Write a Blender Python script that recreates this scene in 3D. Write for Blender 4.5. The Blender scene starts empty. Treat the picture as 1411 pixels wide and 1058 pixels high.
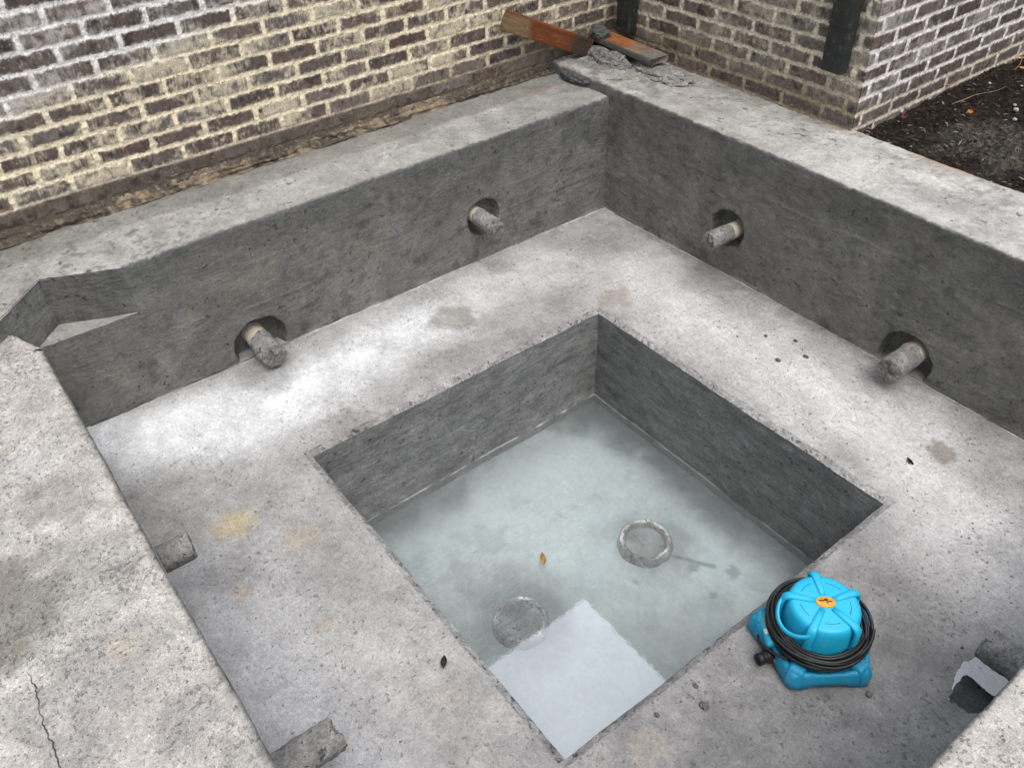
import bpy, math, random
import numpy as np
random.seed(7)
RNG = np.random.default_rng(11)
sc = bpy.context.scene
COL = sc.collection
R = math.radians

# ------------------------------------------------------------------ noise
_perm = RNG.permutation(256).astype(np.int32)
_perm = np.concatenate([_perm, _perm, _perm])
_g = RNG.normal(size=(256, 3)).astype(np.float32)
_g /= np.linalg.norm(_g, axis=1, keepdims=True)

def noise(P, s=1.0, seed=0):
    P = np.asarray(P, np.float32) * np.float32(s) + np.float32(seed * 17.31 + 100.0)
    I = np.floor(P).astype(np.int32)
    f = P - I
    I &= 255
    w = f * f * f * (f * (f * 6 - 15) + 10)
    out = np.zeros(len(P), np.float32)
    for dx in (0, 1):
        wx = w[:, 0] if dx else 1 - w[:, 0]
        for dy in (0, 1):
            wy = w[:, 1] if dy else 1 - w[:, 1]
            for dz in (0, 1):
                wz = w[:, 2] if dz else 1 - w[:, 2]
                h = _perm[_perm[_perm[I[:, 0] + dx] + I[:, 1] + dy] + I[:, 2] + dz]
                g = _g[h]
                d = g[:, 0] * (f[:, 0] - dx) + g[:, 1] * (f[:, 1] - dy) + g[:, 2] * (f[:, 2] - dz)
                out += wx * wy * wz * d
    return out * 1.6

def fbm(P, s=1.0, o=4, seed=0, gain=0.55):
    a = 1.0; t = 0.0; r = np.zeros(len(P), np.float32)
    for i in range(o):
        r += a * noise(P, s, seed + i * 3); t += a; a *= gain; s *= 2.07
    return r / t * 1.5

def sst(a, b, x):
    t = np.clip((x - a) / (b - a), 0, 1)
    return t * t * (3 - 2 * t)

def hash01(a, b, seed=0):
    v = np.sin(a * 127.1 + b * 311.7 + seed * 74.7) * 43758.5453
    return v - np.floor(v)

def mixc(A, B, t):
    return A * (1 - t[:, None]) + B * t[:, None]

# ------------------------------------------------------------------ mesh plumbing
class MB:
    """collects vertex/quad/tri arrays and links them as one mesh object"""
    def __init__(s): s.V = []; s.F = []; s.C = []; s.n = 0
    def add(s, V, F, C=None):
        V = np.asarray(V, np.float32)
        if C is None: C = np.ones((len(V), 3), np.float32)
        C = np.asarray(C, np.float32)
        if C.ndim == 1: C = np.tile(C, (len(V), 1))
        for f in F: s.F.append(np.asarray(f, np.int32) + s.n)
        s.V.append(V); s.C.append(C); s.n += len(V)
        return s
    def build(s, name, mat, parent=None, smooth=True, loc=None):
        V = np.concatenate(s.V); C = np.concatenate(s.C)
        if loc is not None: V = V - np.asarray(loc, np.float32)
        me = bpy.data.meshes.new(name)
        q = [f for f in s.F if f.ndim == 2]
        idx = np.concatenate([f.ravel() for f in q])
        cnt = np.concatenate([np.full(len(f), f.shape[1], np.int32) for f in q])
        me.vertices.add(len(V)); me.vertices.foreach_set('co', V.ravel())
        me.loops.add(len(idx)); me.loops.foreach_set('vertex_index', idx)
        me.polygons.add(len(cnt))
        st = np.concatenate([[0], np.cumsum(cnt)[:-1]]).astype(np.int32)
        me.polygons.foreach_set('loop_start', st)
        me.polygons.foreach_set('loop_total', cnt)
        me.polygons.foreach_set('use_smooth', np.full(len(cnt), smooth, bool))
        me.update(calc_edges=True)
        a = me.attributes.new('col', 'FLOAT_COLOR', 'POINT')
        a.data.foreach_set('color', np.concatenate([C, np.ones((len(C), 1), np.float32)], 1).astype(np.float32).ravel())
        me.validate()
        me.materials.append(mat)
        o = bpy.data.objects.new(name, me); COL.objects.link(o)
        if parent is not None: o.parent = parent
        if loc is not None: o.location = loc
        return o

def gridF(nu, nv, keep=None):
    i, j = np.meshgrid(np.arange(nu - 1), np.arange(nv - 1), indexing='ij')
    a = (i * nv + j).ravel()
    F = np.stack([a, a + nv, a + nv + 1, a + 1], 1)
    if keep is not None: F = F[keep.ravel()]
    return F

def span(a, b, step, *brk):
    """non-uniform samples that hit every break point"""
    p = sorted([a, b] + [x for x in brk if min(a, b) < x < max(a, b)])
    out = [np.array([p[0]])]
    for x, y in zip(p[:-1], p[1:]):
        n = max(1, int(math.ceil(abs(y - x) / step)))
        out.append(np.linspace(x, y, n + 1)[1:])
    return np.concatenate(out)

def gsurf(mb, us, vs, fn, holes=(), col=None):
    """fn(U,V)->P (N,3); faces whose centre is in a hole rectangle are left out"""
    U, V = np.meshgrid(us, vs, indexing='ij')
    P = fn(U.ravel(), V.ravel())
    keep = None
    if holes:
        uc = (us[:-1] + us[1:]) / 2; vc = (vs[:-1] + vs[1:]) / 2
        UC, VC = np.meshgrid(uc, vc, indexing='ij')
        keep = np.ones(UC.shape, bool)
        for (u0, u1, v0, v1) in holes:
            keep &= ~((UC > u0) & (UC < u1) & (VC > v0) & (VC < v1))
    C = col(P) if col is not None else None
    mb.add(P, [gridF(len(us), len(vs), keep)], C)
    return P

def lathe(prof, seg=48, axis='z', rfun=None):
    prof = np.asarray(prof, float); n = len(prof)
    th = np.linspace(0, 2 * math.pi, seg, endpoint=False)
    T, I = np.meshgrid(th, np.arange(n), indexing='ij')
    r = prof[I, 0]; z = prof[I, 1]
    if rfun is not None: r = r * rfun(T, z)
    V = np.stack([r * np.cos(T), r * np.sin(T), z], -1).reshape(-1, 3)
    i, j = np.meshgrid(np.arange(seg), np.arange(n - 1), indexing='ij')
    a = (i * n + j).ravel(); b = (((i + 1) % seg) * n + j).ravel()
    return V, [np.stack([a, b, b + 1, a + 1], 1)]

def tube(path, r, seg=8, closed=False, caps=True):
    path = np.asarray(path, float); n = len(path)
    if closed: t = np.roll(path, -1, 0) - np.roll(path, 1, 0)
    else: t = np.gradient(path, axis=0)
    t /= np.linalg.norm(t, axis=1, keepdims=True) + 1e-12
    up = np.array([0, 0, 1.0]); N = np.cross(t, up)
    bad = np.linalg.norm(N, axis=1) < 1e-3
    N[bad] = np.cross(t[bad], [1, 0, 0])
    N /= np.linalg.norm(N, axis=1, keepdims=True)
    Bn = np.cross(N, t)
    rr = np.full(n, r) if np.isscalar(r) else np.asarray(r)
    a = np.linspace(0, 2 * math.pi, seg, endpoint=False)
    V = path[:, None] + rr[:, None, None] * (np.cos(a)[None, :, None] * N[:, None] + np.sin(a)[None, :, None] * Bn[:, None])
    V = V.reshape(-1, 3)
    m = n if closed else n - 1
    i, j = np.meshgrid(np.arange(m), np.arange(seg), indexing='ij')
    i2 = (i + 1) % n; j2 = (j + 1) % seg
    F = [np.stack([(i * seg + j).ravel(), (i2 * seg + j).ravel(), (i2 * seg + j2).ravel(), (i * seg + j2).ravel()], 1)]
    if caps and not closed:
        F.append(np.arange(seg)[None, ::-1]); F.append((np.arange(seg) + (n - 1) * seg)[None])
    return V, F

def bevbox(x0, x1, y0, y1, z0, z1, b=0.004, n=(2, 2, 2)):
    """box with chamfered edges as loops of rounded rectangles along z"""
    def ring(ix, z, k=3):
        P = []
        for (cx, cy, a0) in ((x1 - b, y1 - b, 0), (x0 + b, y1 - b, 90), (x0 + b, y0 + b, 180), (x1 - b, y0 + b, 270)):
            for i in range(k + 1):
                a = R(a0 + 90 * i / k); P.append((cx + (b - ix) * math.cos(a), cy + (b - ix) * math.sin(a), z))
        return P
    rows = [ring(b * .95, z0), ring(b * .3, z0 + b * .3), ring(0, z0 + b)]
    for t in np.linspace(0, 1, n[2] + 1)[1:-1]: rows.append(ring(0, z0 + b + (z1 - z0 - 2 * b) * t))
    rows += [ring(0, z1 - b), ring(b * .3, z1 - b * .3), ring(b * .95, z1)]
    m = len(rows[0]); V = np.array([p for r in rows for p in r])
    i, j = np.meshgrid(np.arange(len(rows) - 1), np.arange(m), indexing='ij')
    j2 = (j + 1) % m
    F = [np.stack([(i * m + j).ravel(), (i * m + j2).ravel(), ((i + 1) * m + j2).ravel(), ((i + 1) * m + j).ravel()], 1),
         np.arange(m)[None, ::-1], (np.arange(m) + (len(rows) - 1) * m)[None]]
    return V, F

def rotz(V, a):
    c, s = math.cos(a), math.sin(a); V = np.asarray(V, float)
    return np.stack([V[:, 0] * c - V[:, 1] * s, V[:, 0] * s + V[:, 1] * c, V[:, 2]], 1)

def empty(name, loc, label=None, cat=None, group=None):
    o = bpy.data.objects.new(name, None); COL.objects.link(o); o.location = loc
    o.empty_display_size = .1
    return tag(o, label, cat, group)

def tag(o, label=None, cat=None, group=None, kind=None):
    if label: o['label'] = label
    if cat: o['category'] = cat
    if group: o['group'] = group
    if kind: o['kind'] = kind
    return o

# ------------------------------------------------------------------ materials
def newmat(name):
    m = bpy.data.materials.new(name); m.use_nodes = True
    nt = m.node_tree; nt.nodes.clear()
    out = nt.nodes.new('ShaderNodeOutputMaterial')
    return m, nt, out

class NT:
    def __init__(s, nt): s.nt = nt
    def n(s, t, **k):
        x = s.nt.nodes.new(t)
        for a, b in k.items(): setattr(x, a, b)
        return x
    def link(s, a, b): s.nt.links.new(a, b)
    def val(s, node, key, v):
        if hasattr(v, 'is_linked') or hasattr(v, 'links'): s.link(v, node.inputs[key])
        else: node.inputs[key].default_value = v
    def noise(s, vec, scale, detail=4, rough=.6, dist=0):
        x = s.n('ShaderNodeTexNoise'); s.link(vec, x.inputs['Vector'])
        x.inputs['Scale'].default_value = scale; x.inputs['Detail'].default_value = detail
        x.inputs['Roughness'].default_value = rough; x.inputs['Distortion'].default_value = dist
        return x.outputs['Fac']
    def rng(s, v, a, b, c, d, smooth=False):
        x = s.n('ShaderNodeMapRange'); s.link(v, x.inputs['Value'])
        if smooth: x.interpolation_type = 'SMOOTHSTEP'
        for k, z in zip(('From Min', 'From Max', 'To Min', 'To Max'), (a, b, c, d)): x.inputs[k].default_value = z
        return x.outputs['Result']
    def math(s, op, a, b=None):
        x = s.n('ShaderNodeMath', operation=op); s.val(x, 0, a)
        if b is not None: s.val(x, 1, b)
        return x.outputs[0]
    def mixc(s, blend, f, a, b):
        x = s.n('ShaderNodeMix', data_type='RGBA', blend_type=blend)
        s.val(x, 0, f); s.val(x, 6, a); s.val(x, 7, b)
        return x.outputs[2]
    def scalev(s, c, f):
        x = s.n('ShaderNodeVectorMath', operation='SCALE'); s.link(c, x.inputs[0]); s.val(x, 'Scale', f)
        return x.outputs[0]

def grainy(name, tint=(1, 1, 1), amp=.28, g1=9, g2=75, pits=.5, pit_scale=34, pit_th=.66, bump=.5, bdist=.006, rough=.85, stretch=None, streak=0, spec=.3, flecks=0, fine=.8):
    """mineral surface: vertex colour 'col' times layered grain, pits and bump"""
    m, nt, out = newmat(name); N = NT(nt)
    tc = N.n('ShaderNodeTexCoord').outputs['Object']
    at = N.n('ShaderNodeAttribute'); at.attribute_name = 'col'
    a = N.noise(tc, g1, 8, .66, .3); b = N.noise(tc, g2, 6, .7); c = N.noise(tc, pit_scale, 3, .6, .2)
    d = N.noise(tc, g2 * .42, 5, .72, .5)
    f = N.math('MULTIPLY', N.rng(a, .3, .7, 1 - amp, 1 + amp), N.rng(b, .3, .7, 1 - amp * 1.15, 1 + amp * 1.15))
    f = N.math('MULTIPLY', f, N.rng(d, .32, .68, 1 - amp * .95, 1 + amp * .95))
    e4 = N.noise(tc, 260, 3, .65)
    f = N.math('MULTIPLY', f, N.rng(e4, .32, .68, 1 - amp * fine, 1 + amp * fine))
    lowf = N.noise(tc, 4.5, 4, .6)
    cc = N.math('ADD', c, N.math('MULTIPLY', N.math('SUBTRACT', lowf, .5), .30))
    pit = N.rng(cc, pit_th, pit_th + .06, 0, 1, True)
    f = N.math('MULTIPLY', f, N.rng(pit, 0, 1, 1, 1 - pits))
    h = N.math('ADD', N.math('MULTIPLY', a, .6), N.math('ADD', N.math('MULTIPLY', b, .4), N.math('ADD', N.math('MULTIPLY', d, .55), N.math('MULTIPLY', e4, .16 * fine))))
    h = N.math('SUBTRACT', h, N.math('MULTIPLY', pit, .5))
    if streak:
        mp = N.n('ShaderNodeMapping'); N.link(tc, mp.inputs['Vector']); mp.inputs['Scale'].default_value = stretch
        mp.inputs['Rotation'].default_value = (R(6), R(-5), 0)
        st = N.noise(mp.outputs[0], 5, 7, .68, .6)
        f = N.math('MULTIPLY', f, N.rng(st, .3, .7, 1 - streak, 1 + streak))
        h = N.math('ADD', h, N.math('MULTIPLY', st, .9))
        mp2 = N.n('ShaderNodeMapping'); N.link(tc, mp2.inputs['Vector']); mp2.inputs['Scale'].default_value = (stretch[0] * 2.2, stretch[1] * 2.2, stretch[2] * 4.5)
        mp2.inputs['Rotation'].default_value = (R(-9), R(8), R(3))
        s2 = N.noise(mp2.outputs[0], 6, 5, .62, .8)
        f = N.math('MULTIPLY', f, N.math('ADD', N.rng(s2, .60, .70, 0, .16, True), N.rng(s2, .28, .38, .84, 1.0, True)))
        h = N.math('ADD', h, N.math('MULTIPLY', s2, .6))
    if flecks:
        w = N.noise(tc, 120, 2, .5)
        fl = N.rng(w, .69, .74, 0, flecks, True)
        f = N.math('ADD', f, fl)
    colr = N.scalev(at.outputs['Color'], f)
    tn = N.n('ShaderNodeVectorMath', operation='MULTIPLY'); N.link(colr, tn.inputs[0]); tn.inputs[1].default_value = tint
    bs = N.n('ShaderNodeBsdfPrincipled')
    N.link(tn.outputs[0], bs.inputs['Base Color'])
    bs.inputs['Specular IOR Level'].default_value = spec
    N.link(N.rng(a, .3, .7, rough - .12, min(1, rough + .1)), bs.inputs['Roughness'])
    bp = N.n('ShaderNodeBump'); bp.inputs['Strength'].default_value = bump; bp.inputs['Distance'].default_value = bdist
    N.link(h, bp.inputs['Height']); N.link(bp.outputs[0], bs.inputs['Normal'])
    N.link(bs.outputs[0], out.inputs[0])
    return m

M = {}
M['bench'] = grainy('bench_concrete', amp=.17, g1=7, g2=95, pits=.30, pit_scale=55, pit_th=.63, bump=.8, bdist=.007, rough=.78, fine=1.1)
M['plaster'] = grainy('wall_render', amp=.17, g1=8, g2=80, pits=.5, pit_scale=30, pit_th=.66, bump=1.0, bdist=.011, rough=.85, stretch=(.8, .8, 1.7), streak=.13)
M['footwell'] = grainy('footwell_render', amp=.19, g1=10, g2=90, pits=.45, pit_scale=32, pit_th=.64, bump=1.0, bdist=.011, rough=.85, stretch=(.7, .7, 2.7), streak=.18)
M['deck'] = grainy('wall_top_concrete', amp=.20, g1=13, g2=105, pits=.24, pit_scale=80, pit_th=.60, bump=.9, bdist=.008, rough=.9, flecks=.7, fine=1.35)
M['mortar'] = grainy('mortar', amp=.3, g1=18, g2=110, pits=.55, pit_scale=50, pit_th=.6, bump=1.0, bdist=.01, rough=.92)
M['brick'] = grainy('brick_face', amp=.22, g1=30, g2=160, pits=.35, pit_scale=90, pit_th=.64, bump=.6, bdist=.004, rough=.92, flecks=.35)
M['soil'] = grainy('mulch_soil', amp=.5, g1=20, g2=120, pits=.6, pit_scale=60, pit_th=.56, bump=1.0, bdist=.02, rough=.95, flecks=.4)
M['bits'] = grainy('loose_bits', amp=.3, g1=30, g2=150, pits=.3, pit_scale=80, bump=.5, bdist=.003, rough=.9)
M['silt'] = grainy('footwell_silt', amp=.07, g1=5, g2=60, pits=.25, pit_scale=22, pit_th=.74, bump=.15, rough=.9)
M['wood'] = None

def wood(name):
    m, nt, out = newmat(name); N = NT(nt)
    tc = N.n('ShaderNodeTexCoord').outputs['Object']
    at = N.n('ShaderNodeAttribute'); at.attribute_name = 'col'
    mp = N.n('ShaderNodeMapping'); N.link(tc, mp.inputs['Vector']); mp.inputs['Scale'].default_value = (1.2, 22, 22)
    g = N.noise(mp.outputs[0], 5, 6, .65, 1.2); b = N.noise(tc, 40, 4, .6)
    f = N.math('MULTIPLY', N.rng(g, .3, .7, .6, 1.35), N.rng(b, .3, .7, .8, 1.2))
    bs = N.n('ShaderNodeBsdfPrincipled'); N.link(N.scalev(at.outputs['Color'], f), bs.inputs['Base Color'])
    bs.inputs['Roughness'].default_value = .75; bs.inputs['Specular IOR Level'].default_value = .25
    bp = N.n('ShaderNodeBump'); bp.inputs['Strength'].default_value = .5; bp.inputs['Distance'].default_value = .003
    N.link(g, bp.inputs['Height']); N.link(bp.outputs[0], bs.inputs['Normal']); N.link(bs.outputs[0], out.inputs[0])
    return m
M['wood'] = wood('form_lumber')

def plastic(name, c, rough=.4, spec=.5, var=.12, dirt=.0, bump=.08):
    m, nt, out = newmat(name); N = NT(nt)
    tc = N.n('ShaderNodeTexCoord').outputs['Object']
    a = N.noise(tc, 14, 6, .65); b = N.noise(tc, 220, 3, .6)
    rgb = N.n('ShaderNodeRGB'); rgb.outputs[0].default_value = (*c, 1)
    col = N.scalev(rgb.outputs[0], N.rng(a, .3, .7, 1 - var, 1 + var))
    if dirt:
        d = N.rng(N.noise(tc, 30, 6, .75), .52, .7, 0, dirt, True)
        col = N.mixc('MIX', d, col, (.33, .32, .30, 1))
    bs = N.n('ShaderNodeBsdfPrincipled'); N.link(col, bs.inputs['Base Color'])
    bs.inputs['Specular IOR Level'].default_value = spec
    N.link(N.rng(a, .3, .7, max(.05, rough - .1), min(1, rough + .14)), bs.inputs['Roughness'])
    bp = N.n('ShaderNodeBump'); bp.inputs['Strength'].default_value = bump; bp.inputs['Distance'].default_value = .002
    N.link(b, bp.inputs['Height']); N.link(bp.outputs[0], bs.inputs['Normal']); N.link(bs.outputs[0], out.inputs[0])
    return m
M['blue'] = plastic('pump_blue_plastic', (.014, .46, .72), .42, .5, .07, .14)
M['blue2'] = plastic('pump_blue_base', (.008, .27, .47), .45, .5, .08, .18)
M['groove'] = plastic('pump_groove', (.004, .13, .25), .5)
M['rubber'] = plastic('black_rubber', (.012, .012, .013), .42, .45, .2, .12)
M['blackp'] = plastic('black_plastic', (.014, .014, .015), .45, .4, .2, .08)
M['badge'] = plastic('badge_orange', (.75, .33, .02), .4)
M['badge2'] = plastic('badge_dark', (.10, .03, .02), .5)
M['white'] = plastic('sticker_white', (.75, .76, .74), .35)
M['teal'] = plastic('panel_sheen_teal', (.07, .30, .33), .3)
M['red'] = plastic('sticker_red', (.65, .10, .06), .4)
M['spout'] = plastic('downspout_bronze', (.024, .028, .027), .45, .45, .25, .22)
M['gutter'] = plastic('gutter_bronze', (.05, .05, .05), .5)
M['soffit'] = plastic('soffit_white', (.6, .58, .55), .6)
M['roof'] = plastic('roof_shingle', (.06, .055, .05), .9, .2, .3, 0, .5)
M['pvc'] = plastic('pvc_pipe', (.58, .53, .42), .3, .5, .25, .8)
M['pebble'] = plastic('pale_pebble', (.62, .60, .56), .7, .3, .15)

def water(name, gain, tint, rough=.02, wave=6, wstr=.02, film=0):
    m, nt, out = newmat(name); N = NT(nt)
    tc = N.n('ShaderNodeTexCoord').outputs['Object']
    a = N.noise(tc, wave, 2, .5, .4); b = N.noise(tc, wave * 7, 2, .5)
    bp = N.n('ShaderNodeBump'); bp.inputs['Strength'].default_value = wstr; bp.inputs['Distance'].default_value = .02
    c = N.noise(tc, wave * 14, 3, .6)
    N.link(N.math('ADD', a, N.math('ADD', N.math('MULTIPLY', b, .12), N.math('MULTIPLY', c, .16))), bp.inputs['Height'])
    fr = N.n('ShaderNodeFresnel'); fr.inputs['IOR'].default_value = gain
    N.link(bp.outputs[0], fr.inputs['Normal'])
    tr = N.n('ShaderNodeBsdfTransparent'); tr.inputs['Color'].default_value = (*tint, 1)
    gl = N.n('ShaderNodeBsdfGlossy'); gl.inputs['Roughness'].default_value = rough
    N.link(bp.outputs[0], gl.inputs['Normal'])
    base = tr.outputs[0]
    if film:
        df = N.n('ShaderNodeBsdfDiffuse'); df.inputs['Color'].default_value = (.84, .91, .915, 1)
        mx = N.n('ShaderNodeMixShader'); cl = N.noise(tc, 2.2, 5, .6, .4)
        N.link(N.rng(cl, .3, .7, film * .8, film * 1.15), mx.inputs[0]); N.link(base, mx.inputs[1]); N.link(df.outputs[0], mx.inputs[2])
        base = mx.outputs[0]
    mx = N.n('ShaderNodeMixShader'); N.link(fr.outputs[0], mx.inputs[0]); N.link(base, mx.inputs[1]); N.link(gl.outputs[0], mx.inputs[2])
    N.link(mx.outputs[0], out.inputs[0])
    return m
M['water'] = water('cloudy_water', 2.3, (.968, 1, 1), .003, 4, .014, .14)
M['puddle'] = water('puddle_water', 2.4, (.86, .87, .88), .03, 5, .03)

# ------------------------------------------------------------------ dimensions (metres, bench top z = 0)
PX, PY, PD = 1.54, 1.51, .529          # footwell: x 0..PX, y -PY..0, water level -PD
WA, WB, WC, WD = -.73, .696, -2.187, 2.222   # inner faces of the four walls
HL, HR, HF = .631, .682, .556          # wall top heights: left, right, front
BX, BY, CX = -1.2, 1.15, .39           # brick planes and outer brick corner

def warp(P):
    """the hand-made unevenness every concrete face shares"""
    d = np.empty_like(P)
    for k in range(3):
        d[:, k] = .0045 * noise(P, 2.3, 40 + k) + .0022 * noise(P, 9, 50 + k) + .0013 * noise(P, 31, 60 + k) + .0008 * noise(P, 95, 70 + k)
    return P + d

def blob(P, x, y, r, seed=0, rough=.55):
    d = np.hypot(P[:, 0] - x, P[:, 1] - y) / r + rough * fbm(P, 3.2 / r * .5, 4, seed)
    return 1 - sst(.45, 1.05, d)

def seg_dist(P, pts):
    d = np.full(len(P), 9.0, np.float32)
    for (x0, y0), (x1, y1) in zip(pts[:-1], pts[1:]):
        vx, vy = x1 - x0, y1 - y0; L2 = vx * vx + vy * vy
        t = np.clip(((P[:, 0] - x0) * vx + (P[:, 1] - y0) * vy) / L2, 0, 1)
        d = np.minimum(d, np.hypot(P[:, 0] - x0 - t * vx, P[:, 1] - y0 - t * vy))
    return d

def col_bench(P):
    n1 = fbm(P, 1.7, 5, 1); n2 = fbm(P, 6, 5, 2)
    n3 = fbm(P, 15, 4, 18)
    g = .36 * (1 + .16 * n1 + .20 * n2 + .18 * n3)
    C = np.stack([g * 1.0, g * .985, g * .955], 1)
    d = seg_dist(P, [(-.62, -2.15), (-.36, -1.6), (-.41, -1.04), (-.47, -.5), (-.48, 0.0)]) + .11 * fbm(P, 3.1, 5, 5) + .05 * n2
    w = (1 - sst(.03, .33, d + .03 * n3)) * (.8 + .4 * n2).clip(0, 1) * (1 - .55 * sst(-1.0, -.1, P[:, 1] + .2 * n1))
    C = mixc(C, np.array([.90, .915, .925]), w.clip(0, 1) * .97)
    # dry pale band along the right-hand bench
    d = seg_dist(P, [(-.1, .33), (.7, .31), (1.4, .30), (2.0, -.05)]) + .14 * fbm(P, 2.7, 5, 6)
    C = mixc(C, np.array([.68, .67, .655]), (1 - sst(-.05, .42, d + .04 * n3)) * .85)
    e = WB - P[:, 1] + .05 * n2 + .03 * n3          # darker run along the foot of the right wall
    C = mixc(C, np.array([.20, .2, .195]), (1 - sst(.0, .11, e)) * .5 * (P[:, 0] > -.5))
    # fresh damp cement along the front bench (bluish grey)
    w = sst(-1.75, -1.95, P[:, 1] + .12 * n1) * .55 * (P[:, 0] > .1)
    C = mixc(C, np.array([.43, .432, .44]), w)
    w = sst(1.1, 1.9, P[:, 0] + .15 * n1) * sst(.45, -.4, P[:, 1] + .15 * n2)
    C = C * (1 - .42 * w)[:, None]
    # darker patches on the bench, mostly below the jets
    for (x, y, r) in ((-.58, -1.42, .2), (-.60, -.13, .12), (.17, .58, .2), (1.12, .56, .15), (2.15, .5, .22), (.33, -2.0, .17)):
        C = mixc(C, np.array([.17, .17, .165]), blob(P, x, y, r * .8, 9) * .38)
    # ochre and brown spots
    for (x, y, r, c, k) in ((.135, -1.905, .085, (.46, .38, .22), .75), (.35, -1.735, .08, (.42, .345, .25), .5), (.43, -2.0, .04, (.40, .33, .25), .45),
                            (.73, -1.84, .05, (.42, .36, .28), .4), (-.02, .14, .1, (.33, .28, .24), .6), (-.37, -.56, .14, (.25, .235, .2), .7),
                            (-.05, -1.32, .13, (.27, .26, .24), .6), (1.66, -1.31, .07, (.44, .39, .31), .4), (1.52, .38, .07, (.2, .165, .14), .7),
                            (-.12, -.75, .12, (.26, .25, .23), .5), (.05, -1.98, .16, (.24, .23, .2), .35), (1.17, -1.66, .06, (.42, .37, .30), .3)):
        C = mixc(C, np.array(c), blob(P, x, y, r, 13 + x) * k)
    return C

def col_wall(P):
    n1 = fbm(P, 1.9, 5, 3); n2 = fbm(P, 7, 4, 4)
    g = .195 * (1 + .22 * n1 + .2 * n2)
    C = np.stack([g, g * 1.0, g * .96], 1)
    w = sst(.05, .45, fbm(P, 2.4, 4, 21)) * .5
    C = mixc(C, np.array([.225, .20, .175]), w)
    n3 = fbm(P, 13, 5, 25, .65)
    C = mixc(C, np.array([.085, .088, .082]), sst(.16, .5, n3 + .3 * n1) * .6)
    C = mixc(C, np.array([.27, .265, .25]), sst(.22, .6, fbm(P, 10, 5, 27, .62)) * .45)
    C = mixc(C, np.array([.10, .105, .098]), sst(.40, .58, P[:, 2] + .10 * n1 + .03 * n2) * .38)
    for z0_, sl, sd in ((.36, .02, 0), (.22, -.015, 3), (.47, .01, 5)):
        lz = P[:, 2] - z0_ - sl * (P[:, 0] + P[:, 1]) - .012 * noise(P, 1.3, 60 + sd)
        w = np.exp(-(lz / .0065) ** 2) * sst(.05, .5, fbm(P, 2.6, 4, 62 + sd))
        C = mixc(C, np.array([.30, .295, .28]), w * .55)
        w = np.exp(-((lz + .011) / .007) ** 2) * sst(.0, .5, fbm(P, 2.6, 4, 62 + sd))
        C = mixc(C, np.array([.08, .08, .076]), w * .5)
    # drier rim under the top edge, chalky bloom near the bench line
    w = (1 - sst(.0, .022 + .012 * n2, P[:, 2] + .004 * n1)) * (P[:, 2] > -.01) * sst(-.1, .3, fbm(P, 5, 3, 33))
    C = mixc(C, np.array([.42, .42, .41]), w * .6)
    return C

def col_top(c0, c1, seed):
    def f(P):
        n1 = fbm(P, 1.6, 5, seed); n2 = fbm(P, 8, 5, seed + 1)
        C = mixc(np.tile(np.array(c0), (len(P), 1)), np.array(c1), sst(-.5, .6, n1 + .5 * n2))
        return C * (1 + .15 * n2)[:, None]
    return f

# ------------------------------------------------------------------ the concrete spa
spa = empty('concrete_spa', (0, 0, -PD), 'raw grey concrete spa shell with seat bench around a square flooded footwell', 'spa')
spa_inv = np.array([0, 0, PD])
def spa_build(mb, name, mat):
    o = mb.build(name, mat, spa); o.matrix_parent_inverse.identity(); o.location = (0, 0, PD)
    return o

LIP = .026
# bench
xs = span(WA - .08, WD + .02, .011, -LIP, PX + LIP, .0, PX)
ys = span(WC - .02, WB + .08, .011, -PY - LIP, LIP, -PY, 0.0)
mb = MB()
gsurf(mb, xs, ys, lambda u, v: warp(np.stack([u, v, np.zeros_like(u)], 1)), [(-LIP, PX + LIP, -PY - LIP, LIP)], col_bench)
def joint(p, q, nx, ny, off, w, c, seed, lift):
    L = math.hypot(q[0] - p[0], q[1] - p[1]); n = int(L / .006); t = np.linspace(0, 1, n)
    P0 = np.stack([p[0] + (q[0] - p[0]) * t, p[1] + (q[1] - p[1]) * t, 0 * t], 1).astype(np.float32)
    ww = w * np.clip(.35 + 1.3 * fbm(P0, 5, 4, seed), 0, 1.4); o2 = off + .0025 * fbm(P0, 22, 3, seed + 1)
    A_ = P0 + np.stack([nx * (o2 - ww), ny * (o2 - ww), 0 * t], 1); B_ = P0 + np.stack([nx * (o2 + ww), ny * (o2 + ww), 0 * t], 1)
    A_ = warp(A_.astype(np.float32)); B_ = warp(B_.astype(np.float32)); A_[:, 2] += lift; B_[:, 2] += lift
    mb.add(np.stack([A_, B_], 1).reshape(-1, 3), [gridF(n, 2)], c)
joint((WA, -2.15), (WA, WB), 1, 0, .006, .0040, (.085, .085, .08), 3, .0016); joint((WA, -2.15), (WA, WB), 1, 0, .015, .0035, (.66, .66, .65), 8, .0012)
joint((WA, WB), (2.2, WB), 0, -1, .005, .0035, (.08, .08, .078), 13, .0016); joint((WA, WB), (2.2, WB), 0, -1, .013, .0024, (.58, .58, .56), 18, .0012)
spa_build(mb, 'bench', M['bench'])
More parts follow.
